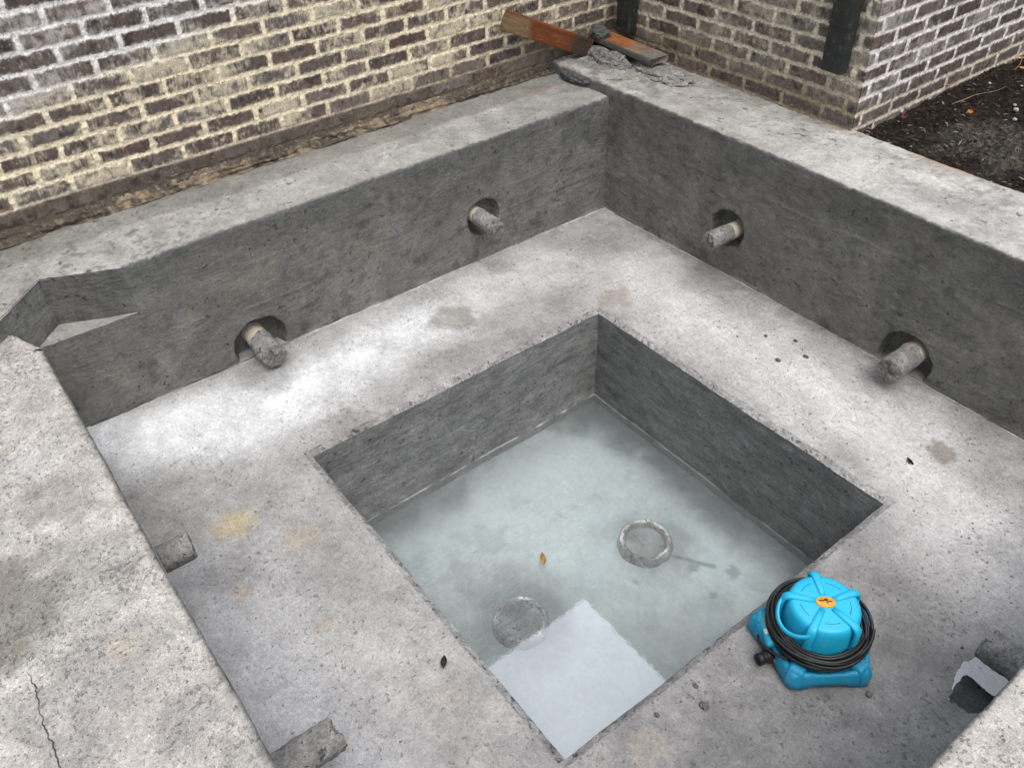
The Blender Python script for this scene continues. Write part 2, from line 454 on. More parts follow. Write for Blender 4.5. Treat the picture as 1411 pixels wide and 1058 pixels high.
# rough bevelled lip round the footwell
mb = MB()
def lipcol(P):
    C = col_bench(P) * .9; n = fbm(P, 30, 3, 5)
    return C * (1 + .22 * n)[:, None]
def lipring(t):
    o = LIP * (1 - t); return o
ts = np.linspace(0, 1, 6)
def lip_side(p0, p1, nrm):
    L = np.hypot(p1[0] - p0[0], p1[1] - p0[1]); n = int(L / .011)
    s = np.linspace(0, 1, n)
    def fn(u, v):
        off = LIP * (1 - v)
        tx, ty = (p1[0] - p0[0]) / L, (p1[1] - p0[1]) / L
        # mitre: extend both ends with the offset
        d = u * L + (2 * u - 1) * off
        x = p0[0] + tx * d + nrm[0] * off; y = p0[1] + ty * d + nrm[1] * off
        P = np.stack([x, y, -.016 * v ** 1.3], 1)
        P = warp(P.astype(np.float32))
        k = np.sin(v * math.pi)
        P[:, 2] += .005 * k * noise(P, 55, 3) + .003 * k * noise(P, 140, 4)
        return P
    gsurf(mb, s, ts, fn, (), lipcol)
lip_side((0, -PY), (0, 0), (-1, 0)); lip_side((0, 0), (PX, 0), (0, 1)); lip_side((PX, 0), (PX, -PY), (1, 0)); lip_side((PX, -PY), (0, -PY), (0, -1))
spa_build(mb, 'footwell_lip', M['mortar'])
# footwell walls
def col_well(P):
    n1 = fbm(P, 2.2, 5, 7); n2 = fbm(P * np.array([1, 1, 3.0]), 6, 5, 8)
    n3 = fbm(P * np.array([1, 1, 2.4]), 11, 5, 9, .65)
    g = .24 * (1 + .22 * n1 + .22 * n2 + .28 * n3)
    C = np.stack([g * .99, g, g * .985], 1)
    z = P[:, 2] + PD
    wl = np.exp(-((z - .003) / .0045) ** 2) * sst(-.25, .2, fbm(P, 6, 3, 17))
    C = mixc(C, np.array([.8, .8, .78]), wl.clip(0, 1) * .9)
    return C
zs = np.concatenate([np.linspace(-.64, -PD - .01, 5), np.linspace(-PD - .008, -PD + .02, 12), span(-PD + .03, -.016, .012)])
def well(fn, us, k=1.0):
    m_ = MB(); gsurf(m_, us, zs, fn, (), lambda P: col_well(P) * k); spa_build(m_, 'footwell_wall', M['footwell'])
def disp_n(P, nrm, amp=.0035):
    P = warp(P.astype(np.float32)); d = amp * fbm(P * np.array([1, 1, 2.2]), 5, 4, 12)
    fade = sst(.0, -.06, P[:, 2])
    return P + (d * fade)[:, None] * np.array(nrm, np.float32)
uy = span(-PY, 0, .011); ux = span(0, PX, .011)
well(lambda u, v: disp_n(np.stack([0 * u, u, v], 1), (1, 0, 0)), uy)
well(lambda u, v: disp_n(np.stack([u, 0 * u, v], 1), (0, 1, 0)), ux, .78)  # right-hand face coloured darker, its shade put into the colour
well(lambda u, v: disp_n(np.stack([0 * u + PX, u, v], 1), (1, 0, 0)), uy)
well(lambda u, v: disp_n(np.stack([u, 0 * u - PY, v], 1), (0, 1, 0)), ux)
# footwell floor under the water
def col_floor(P):
    n1 = fbm(P, 2.1, 5, 19); n2 = fbm(P, 7, 5, 20)
    C = np.stack([.83 * (1 + .05 * n1), .89 * (1 + .05 * n1), .89 * (1 + .05 * n1)], 1)
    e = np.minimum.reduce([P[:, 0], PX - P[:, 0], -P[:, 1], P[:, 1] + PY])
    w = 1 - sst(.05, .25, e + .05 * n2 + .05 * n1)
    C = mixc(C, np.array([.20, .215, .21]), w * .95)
    C = mixc(C, np.array([.42, .45, .445]), sst(1.35, 2.2, P[:, 0] - P[:, 1] + .35 * n1 + .15 * n2) * .7)
    C = mixc(C, np.array([.88, .925, .92]), blob(P, .3, -.62, .5, 31) * .8)
    C = mixc(C, np.array([.27, .295, .29]), blob(P, .80, -1.10, .29, 33, .3) * .8)
    C = mixc(C, np.array([.30, .325, .32]), blob(P, .86, -.43, .22, 34, .3) * .6)
    C = mixc(C, np.array([.42, .445, .44]), sst(.2, .6, n2 + .8 * n1) * .3)
    d = seg_dist(P, [(.93, -.42), (1.10, -.31)]) + .006 * n2
    C = mixc(C, np.array([.2, .21, .2]), (1 - sst(.004, .014, d)) * .7)
    for x, y, r in ((1.05, -.38, .03), (1.17, -.27, .04), (.95, -.62, .015), (1.2, -.42, .02)):
        C = mixc(C, np.array([.2, .21, .21]), blob(P, x, y, r, 35) * .6)
    return C
FZ = -PD - .045
mb = MB()
def ffl(u, v):
    P = np.stack([u, v, 0 * u + FZ], 1).astype(np.float32); P[:, 2] += .006 * fbm(P, 3, 4, 22)
    return P
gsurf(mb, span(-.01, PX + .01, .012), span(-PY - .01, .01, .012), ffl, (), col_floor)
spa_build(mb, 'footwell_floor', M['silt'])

# jet recess cut into a wall face: polar patch, tube and back disc
def recess(mb, to3, cu, cv, r, S, depth, colf, seed):
    na = 96
    th = np.linspace(0, 2 * math.pi, na + 1)
    sq = S / np.maximum(np.abs(np.cos(th)), np.abs(np.sin(th)))
    rr = r * (1 + .05 * noise(np.stack([np.cos(th) * 2 + seed, np.sin(th) * 2, 0 * th], 1), 1, seed) + .03 * noise(np.stack([np.cos(th) * 7, np.sin(th) * 7, 0 * th + seed], 1), 1, seed))
    rr[-1] = rr[0]
    ks = np.linspace(0, 1, 14)
    def sh(n, f):
        U, K = np.meshgrid(np.arange(na + 1), n, indexing='ij'); return f(U.ravel(), K.ravel())
    def ann(i, k):
        rad = (sq[i] + .004) * (1 - k) + rr[i] * k
        d = np.where(k > .93, (k - .93) / .07 * .004, 0) + .0004 * (k < .02)
        return to3(cu + rad * np.cos(th[i]), cv + rad * np.sin(th[i]), d)
    gsurf_idx(mb, na + 1, ks, ann, colf)
    def tb(i, k):
        rad = rr[i] * (1 - .12 * k); return to3(cu + rad * np.cos(th[i]), cv + rad * np.sin(th[i]), .004 + k * depth)
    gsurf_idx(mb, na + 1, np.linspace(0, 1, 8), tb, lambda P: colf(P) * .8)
    def bk(i, k):
        rad = rr[i] * .88 * (1 - k); return to3(cu + rad * np.cos(th[i]), cv + rad * np.sin(th[i]), .004 + depth + .01 * k)
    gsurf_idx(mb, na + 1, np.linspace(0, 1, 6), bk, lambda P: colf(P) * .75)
def gsurf_idx(mb, n, ks, fn, colf):
    I, K = np.meshgrid(np.arange(n), ks, indexing='ij')
    P = fn(I.ravel(), K.ravel()); mb.add(P, [gridF(n, len(ks))], colf(P))

jets = [  # wall, along, height, recess radius, recess centre along, recess centre z, pipe radius, protrusion
    ('L', -1.385, .078, .125, -1.375, .055, .053, .165), ('L', -.165, .252, .098, -.128, .235, .044, .155),
    ('R', .165, .240, .097, .14, .242, .043, .165), ('R', 1.17, .100, .122, 1.145, .06, .052, .165),
    ('F', .36, .235, .1, .36, .24, .046, .115), ('F', 1.15, .14, .12, 1.15, .08, .05, .185), ('D', -.37, .13, .12, -.37, .08, .05, .135)]
S = .165

# left wall (brick side): face + rounded arris + top as one profile; notch at its far end
RA = .009
def profile(H, depth, z0=-.3, step=.011, brk=()):
    z = span(z0, H - RA, step, *brk)
    pts = [(0, t) for t in z]
    for a in np.linspace(0, 90, 5)[1:]: pts.append((RA - RA * math.cos(R(a)), H - RA + RA * math.sin(R(a))))
    for t in span(RA, depth, step * 1.2)[1:]: pts.append((t, H))
    return np.array(pts)
def trowel(P, nrm, amp=.004):
    d = amp * fbm(P * np.array([1, 1, 2.0]), 3.2, 4, 14); return P + d[:, None] * np.array(nrm, np.float32)
def wallgrid(mb, H, depth, us, frame, nrm, holes, c_face, c_top, brk=(), rag=None):
    pr = profile(H, depth, brk=brk); vs = np.arange(len(pr)).astype(float)
    holes_i = []
    for (u0, u1, z0, z1) in holes:
        i0 = np.argmin(np.abs(pr[:, 1] - z0) + 10 * pr[:, 0]); i1 = np.argmin(np.abs(pr[:, 1] - z1) + 10 * pr[:, 0])
        holes_i.append((u0, u1, i0, i1))
    U, V = np.meshgrid(us, vs.astype(int), indexing='ij')
    dep = pr[V.ravel(), 0]; zz = pr[V.ravel(), 1]
    P = frame(U.ravel(), dep, zz).astype(np.float32)
    P = warp(P); fw = (dep < RA * .99)
    P = np.where(fw[:, None], trowel(P, nrm) * .999 + P * .001, P)
    if rag is not None: P = rag(P, dep)
    uc = (us[:-1] + us[1:]) / 2; vc = (vs[:-1] + vs[1:]) / 2
    UC, VC = np.meshgrid(uc, vc, indexing='ij'); keep = np.ones(UC.shape, bool)
    for (u0, u1, v0, v1) in holes_i: keep &= ~((UC > u0) & (UC < u1) & (VC > v0) & (VC < v1))
    cf = c_face(P); ct = c_top(P); w = sst(RA * .3, RA * 1.6, dep + .003 * noise(P, 60, 5))
    mb.add(P, [gridF(len(us), len(vs), keep)], mixc(cf, ct, w))

LJ = [j for j in jets if j[0] == 'L']; RJ = [j for j in jets if j[0] == 'R']
c_topL = col_top((.355, .348, .332), (.45, .44, .42), 61)
def c_topL2(P):
    C = c_topL(P)
    n = fbm(P, 9, 4, 66)
    w = 1 - sst(.115, .15, P[:, 0] - BX - .05 + .02 * n + .03 * fbm(P, 2, 3, 67))         # damp dirty strip by the brick
    C = mixc(C, np.array([.235, .232, .20]) * (1 + .0), w * .62)
    # chalk scratches
    for a, b in (((-.97, -.50), (-.82, -.60)), ((-.98, -.42), (-.82, -.62)), ((-.93, -.60), (-.90, -.40))):
        d = seg_dist(P, [a, b]); C = mixc(C, np.array([.62, .62, .6]), (1 - sst(.002, .007, d)) * .55)
    d = seg_dist(P, [(-1.02, .45), (-1.0, .60)]) + .004 * n
    C = mixc(C, np.array([.46, .26, .22]), (1 - sst(.004, .016, d)) * .6)
    # dark grit speckling towards the notch
    w = sst(.28, .42, fbm(P, 26, 3, 71)) * sst(-1.0, -1.7, P[:, 1])
    return mixc(C, np.array([.15, .15, .14]), w * .6)
NT0 = -1.815; ZN = .424
brk = sorted(set([round(x, 4) for j in LJ for x in (j[5] - S, j[5] + S)]))
us = span(NT0, WB, .011, *[x for j in LJ for x in (j[4] - S, j[4] + S)])
mb = MB()
def ragL(P, dep):      # small crumbled bites along the arris
    w = np.exp(-((dep - RA * .6) / .012) ** 2) * (P[:, 2] > .5)
    P[:, 2] -= w * .006 * sst(.1, .6, fbm(P, 24, 3, 81)); return P
frL = lambda u, d, z: np.stack([WA - d, u, z], 1)
wallgrid(mb, HL, .54, us, frL, (1, 0, 0), [(j[4] - S, j[4] + S, j[5] - S, j[5] + S) for j in LJ], col_wall, c_topL2, brk, ragL)
def to3L(u, v, d):
    P = warp(np.stack([0 * u + WA, u, v], 1).astype(np.float32)); P = trowel(P, (1, 0, 0)); P[:, 0] -= d; return P
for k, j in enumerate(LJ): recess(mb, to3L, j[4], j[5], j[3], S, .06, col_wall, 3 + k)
# lower face under the notch
gsurf(mb, span(WC - .02, NT0, .011), span(-.3, ZN, .011), lambda u, v: trowel(warp(np.stack([0 * u + WA, u, v], 1).astype(np.float32)), (1, 0, 0)), (), col_wall)
# notch: back face, ledge, slanting end face
A = np.array([WA, NT0]); B = np.array([-.849, -2.09]); D = np.array([-.60, -2.33])
def lerp2(p, q, t): return p[None] * (1 - t[:, None]) + q[None] * t[:, None]
def vface(p, q, z0, z1, colf=col_wall, crumble=False):
    L = np.hypot(*(q - p))
    def fn(u, v):
        xy = lerp2(p, q, u); P = np.stack([xy[:, 0], xy[:, 1], v], 1).astype(np.float32)
        n = np.array([-(q - p)[1], (q - p)[0], 0]) / L
        return trowel(warp(P), n, .003 if not crumble else .006)
    gsurf(mb, np.linspace(0, 1, int(L / .01) + 2), span(z0, z1, .01), fn, (), colf)
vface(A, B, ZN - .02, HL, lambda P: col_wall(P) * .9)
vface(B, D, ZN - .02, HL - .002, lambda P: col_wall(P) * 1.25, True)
def ledge(u, v):
    top = lerp2(A, B, u); bot = lerp2(A, np.array([WA, -2.21]), u)
    xy = top * (1 - v[:, None]) + bot * v[:, None]
    return warp(np.stack([xy[:, 0], xy[:, 1], 0 * u + ZN], 1).astype(np.float32))
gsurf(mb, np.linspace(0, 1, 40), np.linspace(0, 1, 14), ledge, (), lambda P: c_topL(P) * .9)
def ledge2(u, v):
    a = lerp2(B, D, u); b = lerp2(np.array([WA, -2.18]), np.array([-.3, -2.5]), u)
    xy = a * (1 - v[:, None]) + b * v[:, None]
    return warp(np.stack([xy[:, 0], xy[:, 1], 0 * u + ZN], 1).astype(np.float32))
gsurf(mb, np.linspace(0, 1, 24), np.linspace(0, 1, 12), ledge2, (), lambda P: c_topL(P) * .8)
# top beside and beyond the notch
def xe(y):
    x = np.where(y > NT0, WA, np.where(y > B[1], WA + (y - NT0) / (B[1] - NT0) * (B[0] - WA), B[0] + (B[1] - y) * (D[0] - B[0]) / (B[1] - D[1])))
    return np.minimum(x, D[0] + .02)
def topfar(u, v):
    x = xe(u) * (1 - v) + (WA - .54) * v
    P = warp(np.stack([x, u, 0 * u + HL], 1).astype(np.float32)); P[:, 2] -= .006 * np.exp(-(v / .02) ** 2)
    return P
gsurf(mb, span(-3.4, NT0, .012, B[1]), np.linspace(0, 1, 44) ** 1.3, topfar, (), c_topL2)
spa_build(mb, 'spa_wall', M['plaster'])

# right wall (mulch side), a little higher than the left one
c_topR = col_top((.44, .428, .405), (.57, .558, .53), 91)
def c_topR2(P):
    C = c_topR(P); n = fbm(P, 8, 4, 93)
    w = sst(.22, .45, fbm(P, 22, 3, 95)) * sst(.75, 1.1, P[:, 1] + .2 * n)
    C = mixc(C, np.array([.23, .22, .205]), w * .6)
    w = (1 - sst(-.9, -.2, P[:, 0] + .3 * n)) * sst(.1, .5, fbm(P, 12, 4, 96) + .35)
    C = mixc(C, np.array([.22, .215, .2]), w * .7)
    w = (1 - sst(.0, .06, 1.165 - P[:, 1] + .03 * n)) * sst(-.1, .4, fbm(P, 3, 3, 97)) * sst(.2, .4, P[:, 0])
    return mixc(C, np.array([.44, .30, .17]), w * .7)
mb = MB()
brk = sorted(set([round(x, 4) for j in RJ for x in (j[5] - S, j[5] + S)]))
us = span(-1.2, 2.7, .011, WA, *[x for j in RJ for x in (j[4] - S, j[4] + S)])
def ragR(P, dep):
    w = np.exp(-((dep - RA * .6) / .012) ** 2) * (P[:, 2] > .5)
    P[:, 2] -= w * .006 * sst(.1, .6, fbm(P, 22, 3, 83))
    # heaped rough mortar where the wall meets the brick corner
    hp = (dep > .01) * (1 - sst(-.95, -.45, P[:, 0] + .1 * noise(P, 6, 3)))
    P[:, 2] += hp * (.006 + .012 * fbm(P, 16, 4, 84) + .006 * fbm(P, 60, 3, 85))
    P[:, 2] += (dep > .01) * (.002 * fbm(P, 30, 4, 86))
    return P
frR = lambda u, d, z: np.stack([u, WB + d, z], 1)
wallgrid(mb, HR, .475, us, frR, (0, -1, 0), [(j[4] - S, j[4] + S, j[5] - S, j[5] + S) for j in RJ], col_wall, c_topR2, brk, ragR)
def to3R(u, v, d):
    P = warp(np.stack([u, 0 * u + WB, v], 1).astype(np.float32)); P = trowel(P, (0, -1, 0)); P[:, 1] += d; return P
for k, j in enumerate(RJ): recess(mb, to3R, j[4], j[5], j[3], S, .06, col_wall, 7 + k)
gsurf(mb, span(-1.2, 2.7, .02), span(.3, HR, .02), lambda u, v: warp(np.stack([u, 0 * u + WB + .475, v], 1).astype(np.float32)), (), lambda P: c_topR(P) * .7)
spa_build(mb, 'spa_wall', M['plaster'])

# front-left and front-right walls: the lower tops the camera stands over
c_topF0 = col_top((.445, .42, .385), (.525, .498, .457), 101)
def c_topF(P):
    C = c_topF0(P); n = fbm(P, 7, 4, 103)
    C = mixc(C, np.array([.47, .43, .40]), sst(-.1, .5, fbm(P, 3, 4, 105)) * .5); C = mixc(C, np.array([.33, .33, .30]), sst(.1, .5, fbm(P, 5, 5, 106, .65)) * .55)
    for (x, y, r, c, k) in ((.60, -2.56, .2, (.13, .12, .09), .75), (.45, -2.62, .12, (.13, .12, .09), .6), (.87, -2.345, .05, (.58, .5, .37), .5), (.25, -2.35, .16, (.26, .25, .235), .5),
                            (.6, -2.4, .2, (.27, .26, .245), .5), (.95, -2.45, .2, (.28, .27, .26), .45), (.05, -2.36, .12, (.55, .54, .52), .6), (1.15, -2.3, .1, (.25, .245, .235), .5)):
        C = mixc(C, np.array(c), blob(P, x, y, r, 44 + x) * k)
    d = np.abs(P[:, 1] - WC) + .006 * n
    C = mixc(C, np.array([.62, .47, .20]), (1 - sst(.004, .014, d)) * sst(.19, .22, P[:, 0]) * (1 - sst(.34, .37, P[:, 0])) * .9)
    return C
def ragF(P, dep):
    w = np.exp(-((dep - RA * .6) / .016) ** 2) * (P[:, 2] > .4)
    P[:, 2] -= w * (.014 * sst(.0, .6, fbm(P, 22, 4, 87)) + .004 * fbm(P, 70, 3, 86))
    P[:, 2] += (dep > .01) * (.0025 * fbm(P, 34, 4, 88) + .004 * fbm(P, 7, 3, 89))
    return P
FJ = [j for j in jets if j[0] == 'F']
mb = MB()
frF = lambda u, d, z: np.stack([u, WC - d, z], 1)
brk = sorted(set([round(x, 4) for j in FJ for x in (j[5] - S, j[5] + S)]))
us = span(-.517, WD, .009, *[x for j in FJ for x in (j[4] - S, j[4] + S)])
wallgrid(mb, HF, 1.5, us, frF, (0, 1, 0), [(j[4] - S, j[4] + S, j[5] - S, j[5] + S) for j in FJ], col_wall, c_topF, brk, ragF)
def to3F(u, v, d):
    P = warp(np.stack([u, 0 * u + WC, v], 1).astype(np.float32)); P = trowel(P, (0, 1, 0)); P[:, 1] -= d; return P
xq = np.linspace(.775, 1.35, 160); Q0 = np.stack([xq, 0 * xq - 2.556, 0 * xq + HF], 1).astype(np.float32)
yq = -2.556 + .004 * np.sin(xq * 9) + .005 * fbm(Q0, 9, 4, 3) + .003 * noise(Q0, 120, 4)
wq = (.0004 + .0006 * np.clip(1 + 1.6 * noise(Q0, 30, 9), 0, 2)) * sst(.775, .85, xq)
for sg in (0,):
    Qa = ragF(warp(np.stack([xq, yq - wq, 0 * xq + HF], 1).astype(np.float32)), np.full(len(xq), .5)); Qb = ragF(warp(np.stack([xq, yq + wq, 0 * xq + HF], 1).astype(np.float32)), np.full(len(xq), .5))
    Qa[:, 2] += .0028; Qb[:, 2] += .0028
    mb.add(np.stack([Qa, Qb], 1).reshape(-1, 3), [gridF(len(xq), 2)], (.07, .066, .06))
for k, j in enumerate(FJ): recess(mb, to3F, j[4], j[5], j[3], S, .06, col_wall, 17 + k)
gsurf(mb, span(-.75, -.517, .011), span(-.3, ZN, .011), lambda u, v: trowel(warp(np.stack([u, 0 * u + WC, v], 1).astype(np.float32)), (0, 1, 0)), (), col_wall)
# bevelled end of the wall at the notch
E0 = np.array([-.517, WC]); E1 = np.array([-.80, WC - .125])
vface(E0, E1, ZN - .03, HF)
def endtop(u, v):
    e = lerp2(E0, E1, u); far = np.stack([e[:, 0], 0 * u + WC - 1.5], 1)
    xy = e * (1 - v[:, None]) + far * v[:, None]
    P = warp(np.stack([xy[:, 0], xy[:, 1], 0 * u + HF], 1).astype(np.float32)); P[:, 2] -= .006 * np.exp(-(v / .004) ** 2)
    return ragF(P, .02 + v)
gsurf(mb, np.linspace(0, 1, 30), np.linspace(0, 1, 130) ** 1.2, endtop, (), c_topF)
spa_build(mb, 'spa_wall', M['deck'])
mb = MB()
DJ = [j for j in jets if j[0] == 'D']
frD = lambda u, d, z: np.stack([WD + d, u, z], 1)
brk = sorted(set([round(x, 4) for j in DJ for x in (j[5] - S, j[5] + S)]))
us = span(WC - 1.5, WB, .011, *[x for j in DJ for x in (j[4] - S, j[4] + S)])
wallgrid(mb, HF, 1.5, us, frD, (-1, 0, 0), [(j[4] - S, j[4] + S, j[5] - S, j[5] + S) for j in DJ], col_wall, c_topF, brk, ragF)
def to3D(u, v, d):
    P = warp(np.stack([0 * u + WD, u, v], 1).astype(np.float32)); P = trowel(P, (-1, 0, 0)); P[:, 0] += d; return P
for k, j in enumerate(DJ): recess(mb, to3D, j[4], j[5], j[3], S, .06, col_wall, 27 + k)
spa_build(mb, 'spa_wall', M['deck'])

# ------------------------------------------------------------------ jet pipe stubs
labels = ['thick mortar coated pipe stub low on the brick side wall by the notch', 'thin mortar coated pipe stub high on the brick side wall near the corner',
          'shiny based pipe stub high on the right wall near the back corner', 'thick grey pipe stub low on the right wall, its tip over the bench',
          'short dark pipe stub poking out from under the left walkway edge', 'broad grey pipe stub at the bottom edge beside the left walkway', 'pipe stub over the puddle at the lower right walkway']
for (w, al, hz, rh, cu, cv, pr, out), lab in zip(jets, labels):
    ax = {'L': (WA, al, hz), 'R': (al, WB, hz), 'F': (al, WC, hz), 'D': (WD, al, hz)}[w]
    yaw = {'L': 0, 'R': -90, 'F': 90, 'D': 180}[w]
    e = empty('pipe_stub', ax, lab, 'pipe', 'jet pipe stubs in the spa walls')
    e.rotation_euler = (0, 0, R(yaw))
    s = int(al * 97) % 50
    # mortar coat: rough cylinder along +x from in the recess to the tip with a broken end
    n = 44; seg = 56
    t = np.linspace(0, 1, n); a = np.linspace(0, 2 * math.pi, seg, endpoint=False)
    T, Aa = np.meshgrid(t, a, indexing='ij'); T = T.ravel(); Aa = Aa.ravel()
    x0 = .012
    rr = pr * (1 + .0 * T)
    P = np.stack([x0 + (out - x0) * T, rr * np.cos(Aa), rr * np.sin(Aa)], 1).astype(np.float32)
    nz = .10 * fbm(P + s, 11, 4, s) + .07 * fbm(P + s, 42, 3, s + 2)
    P[:, 1:] *= (1 + nz)[:, None]
    P[:, 0] += (1 - sst(0, .3, T)) * (.030 if w in 'LR' else 0) * fbm(P + s, 13, 4, s + 4)
    P[:, 0] += sst(.75, 1, T) * .018 * fbm(P + s, 14, 3, s + 5)
    mbp = MB()
    i, jj = np.meshgrid(np.arange(n - 1), np.arange(seg), indexing='ij'); j2 = (jj + 1) % seg
    g = (.27 if w in 'LR' else .24) * (1 + .3 * fbm(P + s, 9, 4, s + 8))
    C = np.stack([g, g * .985, g * .94], 1)
    mbp.add(P, [np.stack([(i * seg + jj).ravel(), ((i + 1) * seg + jj).ravel(), ((i + 1) * seg + j2).ravel(), (i * seg + j2).ravel()], 1)], C)
    # broken end
    kk = np.linspace(1, 0, 9); Kk, Ai = np.meshgrid(kk, np.arange(seg), indexing='ij')
    last = P[-seg:]
    cen = last.mean(0)
    Q = (cen[None] + (last[Ai.ravel()] - cen) * Kk.ravel()[:, None]).astype(np.float32)
    Q[:, 0] += (1 - Kk.ravel()) * .004 + (Kk.ravel() < .98) * (.008 * fbm(Q + s, 30, 3, s + 9) + .004 * fbm(Q + s, 80, 2, s))
    i, jj = np.meshgrid(np.arange(8), np.arange(seg), indexing='ij'); j2 = (jj + 1) % seg
    mbp.add(Q, [np.stack([(i * seg + jj).ravel(), ((i + 1) * seg + jj).ravel(), ((i + 1) * seg + j2).ravel(), (i * seg + j2).ravel()], 1)], np.tile([.235, .232, .22], (len(Q), 1)))
    mbp.build('mortar_coat', M['mortar'], e)
    pp = MB(); V, F = tube(np.stack([np.linspace(-.07, (.045 if out > .12 else .02) if w in 'LR' else .005, 6), np.zeros(6), np.zeros(6)], 1), pr * .93, 40); pp.add(V, F)
    pp.build('pipe', M['pvc'], e)

# ------------------------------------------------------------------ water, puddle, drains
mb = MB()
gsurf(mb, np.linspace(-.02, PX + .02, 40), np.linspace(-PY - .02, .02, 40), lambda u, v: np.stack([u, v, 0 * u - PD], 1))
tag(mb.build('water', M['water']), kind='structure')
mb = MB()
th = np.linspace(0, 2 * math.pi, 120, endpoint=False)
cs = np.stack([np.cos(th), np.sin(th), 0 * th], 1)
rp = 1 + .28 * fbm(cs, 1.6, 4, 5)
ring = np.stack([2.15 + .085 * rp * np.cos(th) , -.375 + .16 * rp * np.sin(th), 0 * th + .0026], 1)
V = np.concatenate([[[2.135, -.375, .0026]], ring * .6 + np.array([2.135, -.375, .0026]) * .4, ring])
n = 120; k = np.arange(n); k2 = (k + 1) % n
mb.add(V, [np.stack([0 * k, 1 + k, 1 + k2], 1), np.stack([1 + k, 1 + n + k, 1 + n + k2, 1 + k2], 1)])
tag(mb.build('puddle', M['puddle']), kind='structure')

def drain(x, y, r, filled, label):
    e = empty('drain_sump', (x, y, FZ), label, 'drain', 'round drains in the footwell floor')
    top = -PD - FZ + (-.003 if filled else -.002)
    pf = [(r * 1.06, -.01), (r * 1.04, top * .6), (r * 1.0, top), (r * .93, top + .003), (r * .84, top + .001), (r * .79, top - .008), (r * .77, top - .03), (r * .76, -.01)]
    V, F = lathe(pf, 72); V = V.astype(np.float32)
    V += np.stack([.006 * fbm(V + x, 18, 3, 1), .006 * fbm(V + x, 18, 3, 2), .006 * fbm(V + x, 22, 4, 3)], 1)
    m1 = MB(); n = fbm(V, 12, 4, 6); g = (.40 if filled else .38) * (1 + .7 * n)
    m1.add(V, F, np.stack([g, g, g * .97], 1)); m1.build('drain_ring', M['mortar'], e)
    zf = top - (.003 if filled else .03)
    def fill(u, v):
        P = np.stack([v * np.cos(u), v * np.sin(u), 0 * u + zf], 1).astype(np.float32)
        P[:, 2] += (.007 if filled else .008) * fbm(P + x, 14, 4, 9); return P
    m2 = MB()
    def cf(P):
        g = (.36 if filled else .50) * (1 + .55 * fbm(P + x, 13, 4, 12)); return np.stack([g * .98, g, g * .98], 1)
    gsurf(m2, np.linspace(0, 2 * math.pi, 73), np.linspace(0, r * .9, 26), fill, (), cf)
    m2.build('drain_fill', M['mortar'] if filled else M['silt'], e)
drain(.815, -1.12, .108, True, 'round footwell drain packed level with rough grey mortar')
drain(.838, -.457, .112, False, 'round footwell drain ring with pale hollow middle under water')

# ------------------------------------------------------------------ brick house
house = empty('brick_house', (BX, BY, .6), 'brown brick house corner with smeared cream and white mortar', 'house')
def house_build(mb, name, mat):
    o = mb.build(name, mat, house); o.location = (-BX, -BY, -.6); return o
CH, BL, Z0 = .0695, .231, .757
def brickmap(P, u, u0, style):
    z = P[:, 2]
    wu = .0035 * noise(P, 38, 1) + .0025 * noise(P, 110, 2); wz = .0032 * noise(P, 16, 3) + .0028 * noise(P, 60, 4) + .002 * noise(P, 140, 5)
    zz = z + wz - Z0; k = np.floor(zz / CH); fz = zz - k * CH
    uu = u + wu - u0 - (np.mod(k, 2)) * BL / 2 + .006 * (hash01(k, 0 * k, 3) - .5)
    b = np.floor(uu / BL); fu = uu - b * BL
    h1 = hash01(k, b, 1); h2 = hash01(k, b, 2); h3 = hash01(k, b, 5)
    mt = .0092 + .002 * (h3 - .5) * 2
    d = np.minimum(np.minimum(fu, BL - fu) - mt * 1.12, np.minimum(fz, CH - fz) - mt * .92)
    d = d + .0022 * fbm(P, 55, 3, 8)
    m = sst(-.0016, .0018, d)
    streak = noise(P * np.array([1, 1, .22]), 150, 9)
    hb = .0025 * (h1 - .5) + .0008 * streak + .0012 * fbm(P, 40, 3, 10)
    hm = -.0035 + .0055 * fbm(P, 45, 4, 11) + .002 * sst(.5, .9, 1 - np.abs(fz / CH - .5) * 2)
    H = hb * m + hm * (1 - m)
    # colours
    c = mixc(np.tile(np.array([.108, .085, .077]), (len(P), 1)), np.array([.215, .174, .154]), h1)
    c = mixc(c, np.array([.18, .165, .152]), (h2 > .62) * .7)
    c = mixc(c, np.array([.15, .075, .05]), (h3 > .9) * .5 * sst(-.2, .4, fbm(P, 14, 3, 40)))
    c = c * (1 + .35 * fbm(P, 22, 4, 12) + .18 * streak)[:, None]
    c = mixc(c, np.array([.035, .03, .03]), sst(.15, .5, fbm(P, 15, 4, 13)) * .7)
    c = mixc(c, np.array([.55, .5, .45]), sst(.46, .60, fbm(P, 75, 2, 41)) * sst(-.1, .5, fbm(P, 6, 3, 42)) * .5)
    haze = sst(-.15, .75, fbm(P, 5.5, 4, 14) + .55 * fbm(P, 34, 3, 15) + .35 * streak + (h2 - .5) * .9)
    mort, hz = style(P, z, k, b)
    c = mixc(c, mort, (haze * hz).clip(0, 1))
    edge = (1 - sst(.0, .009, d + .003 * fbm(P, 30, 3, 43))) * sst(-.25, .35, fbm(P, 42, 3, 18)) * .62
    c = mixc(c, mort, edge)
    mc = mort * (1 + .16 * fbm(P, 26, 4, 16) + .1 * fbm(P, 90, 2, 17))[:, None]
    C = c * m[:, None] + mc * (1 - m)[:, None]
    # thin shadow line painted dark under the ragged mortar
    mortar_shade = (np.abs(d) < .0011) * sst(.0, .3, fbm(P, 12, 3, 19)) * (fz > CH * .5)
    C = mixc(C, np.array([.05, .04, .035]), mortar_shade * .7)
    return H, C, k, d
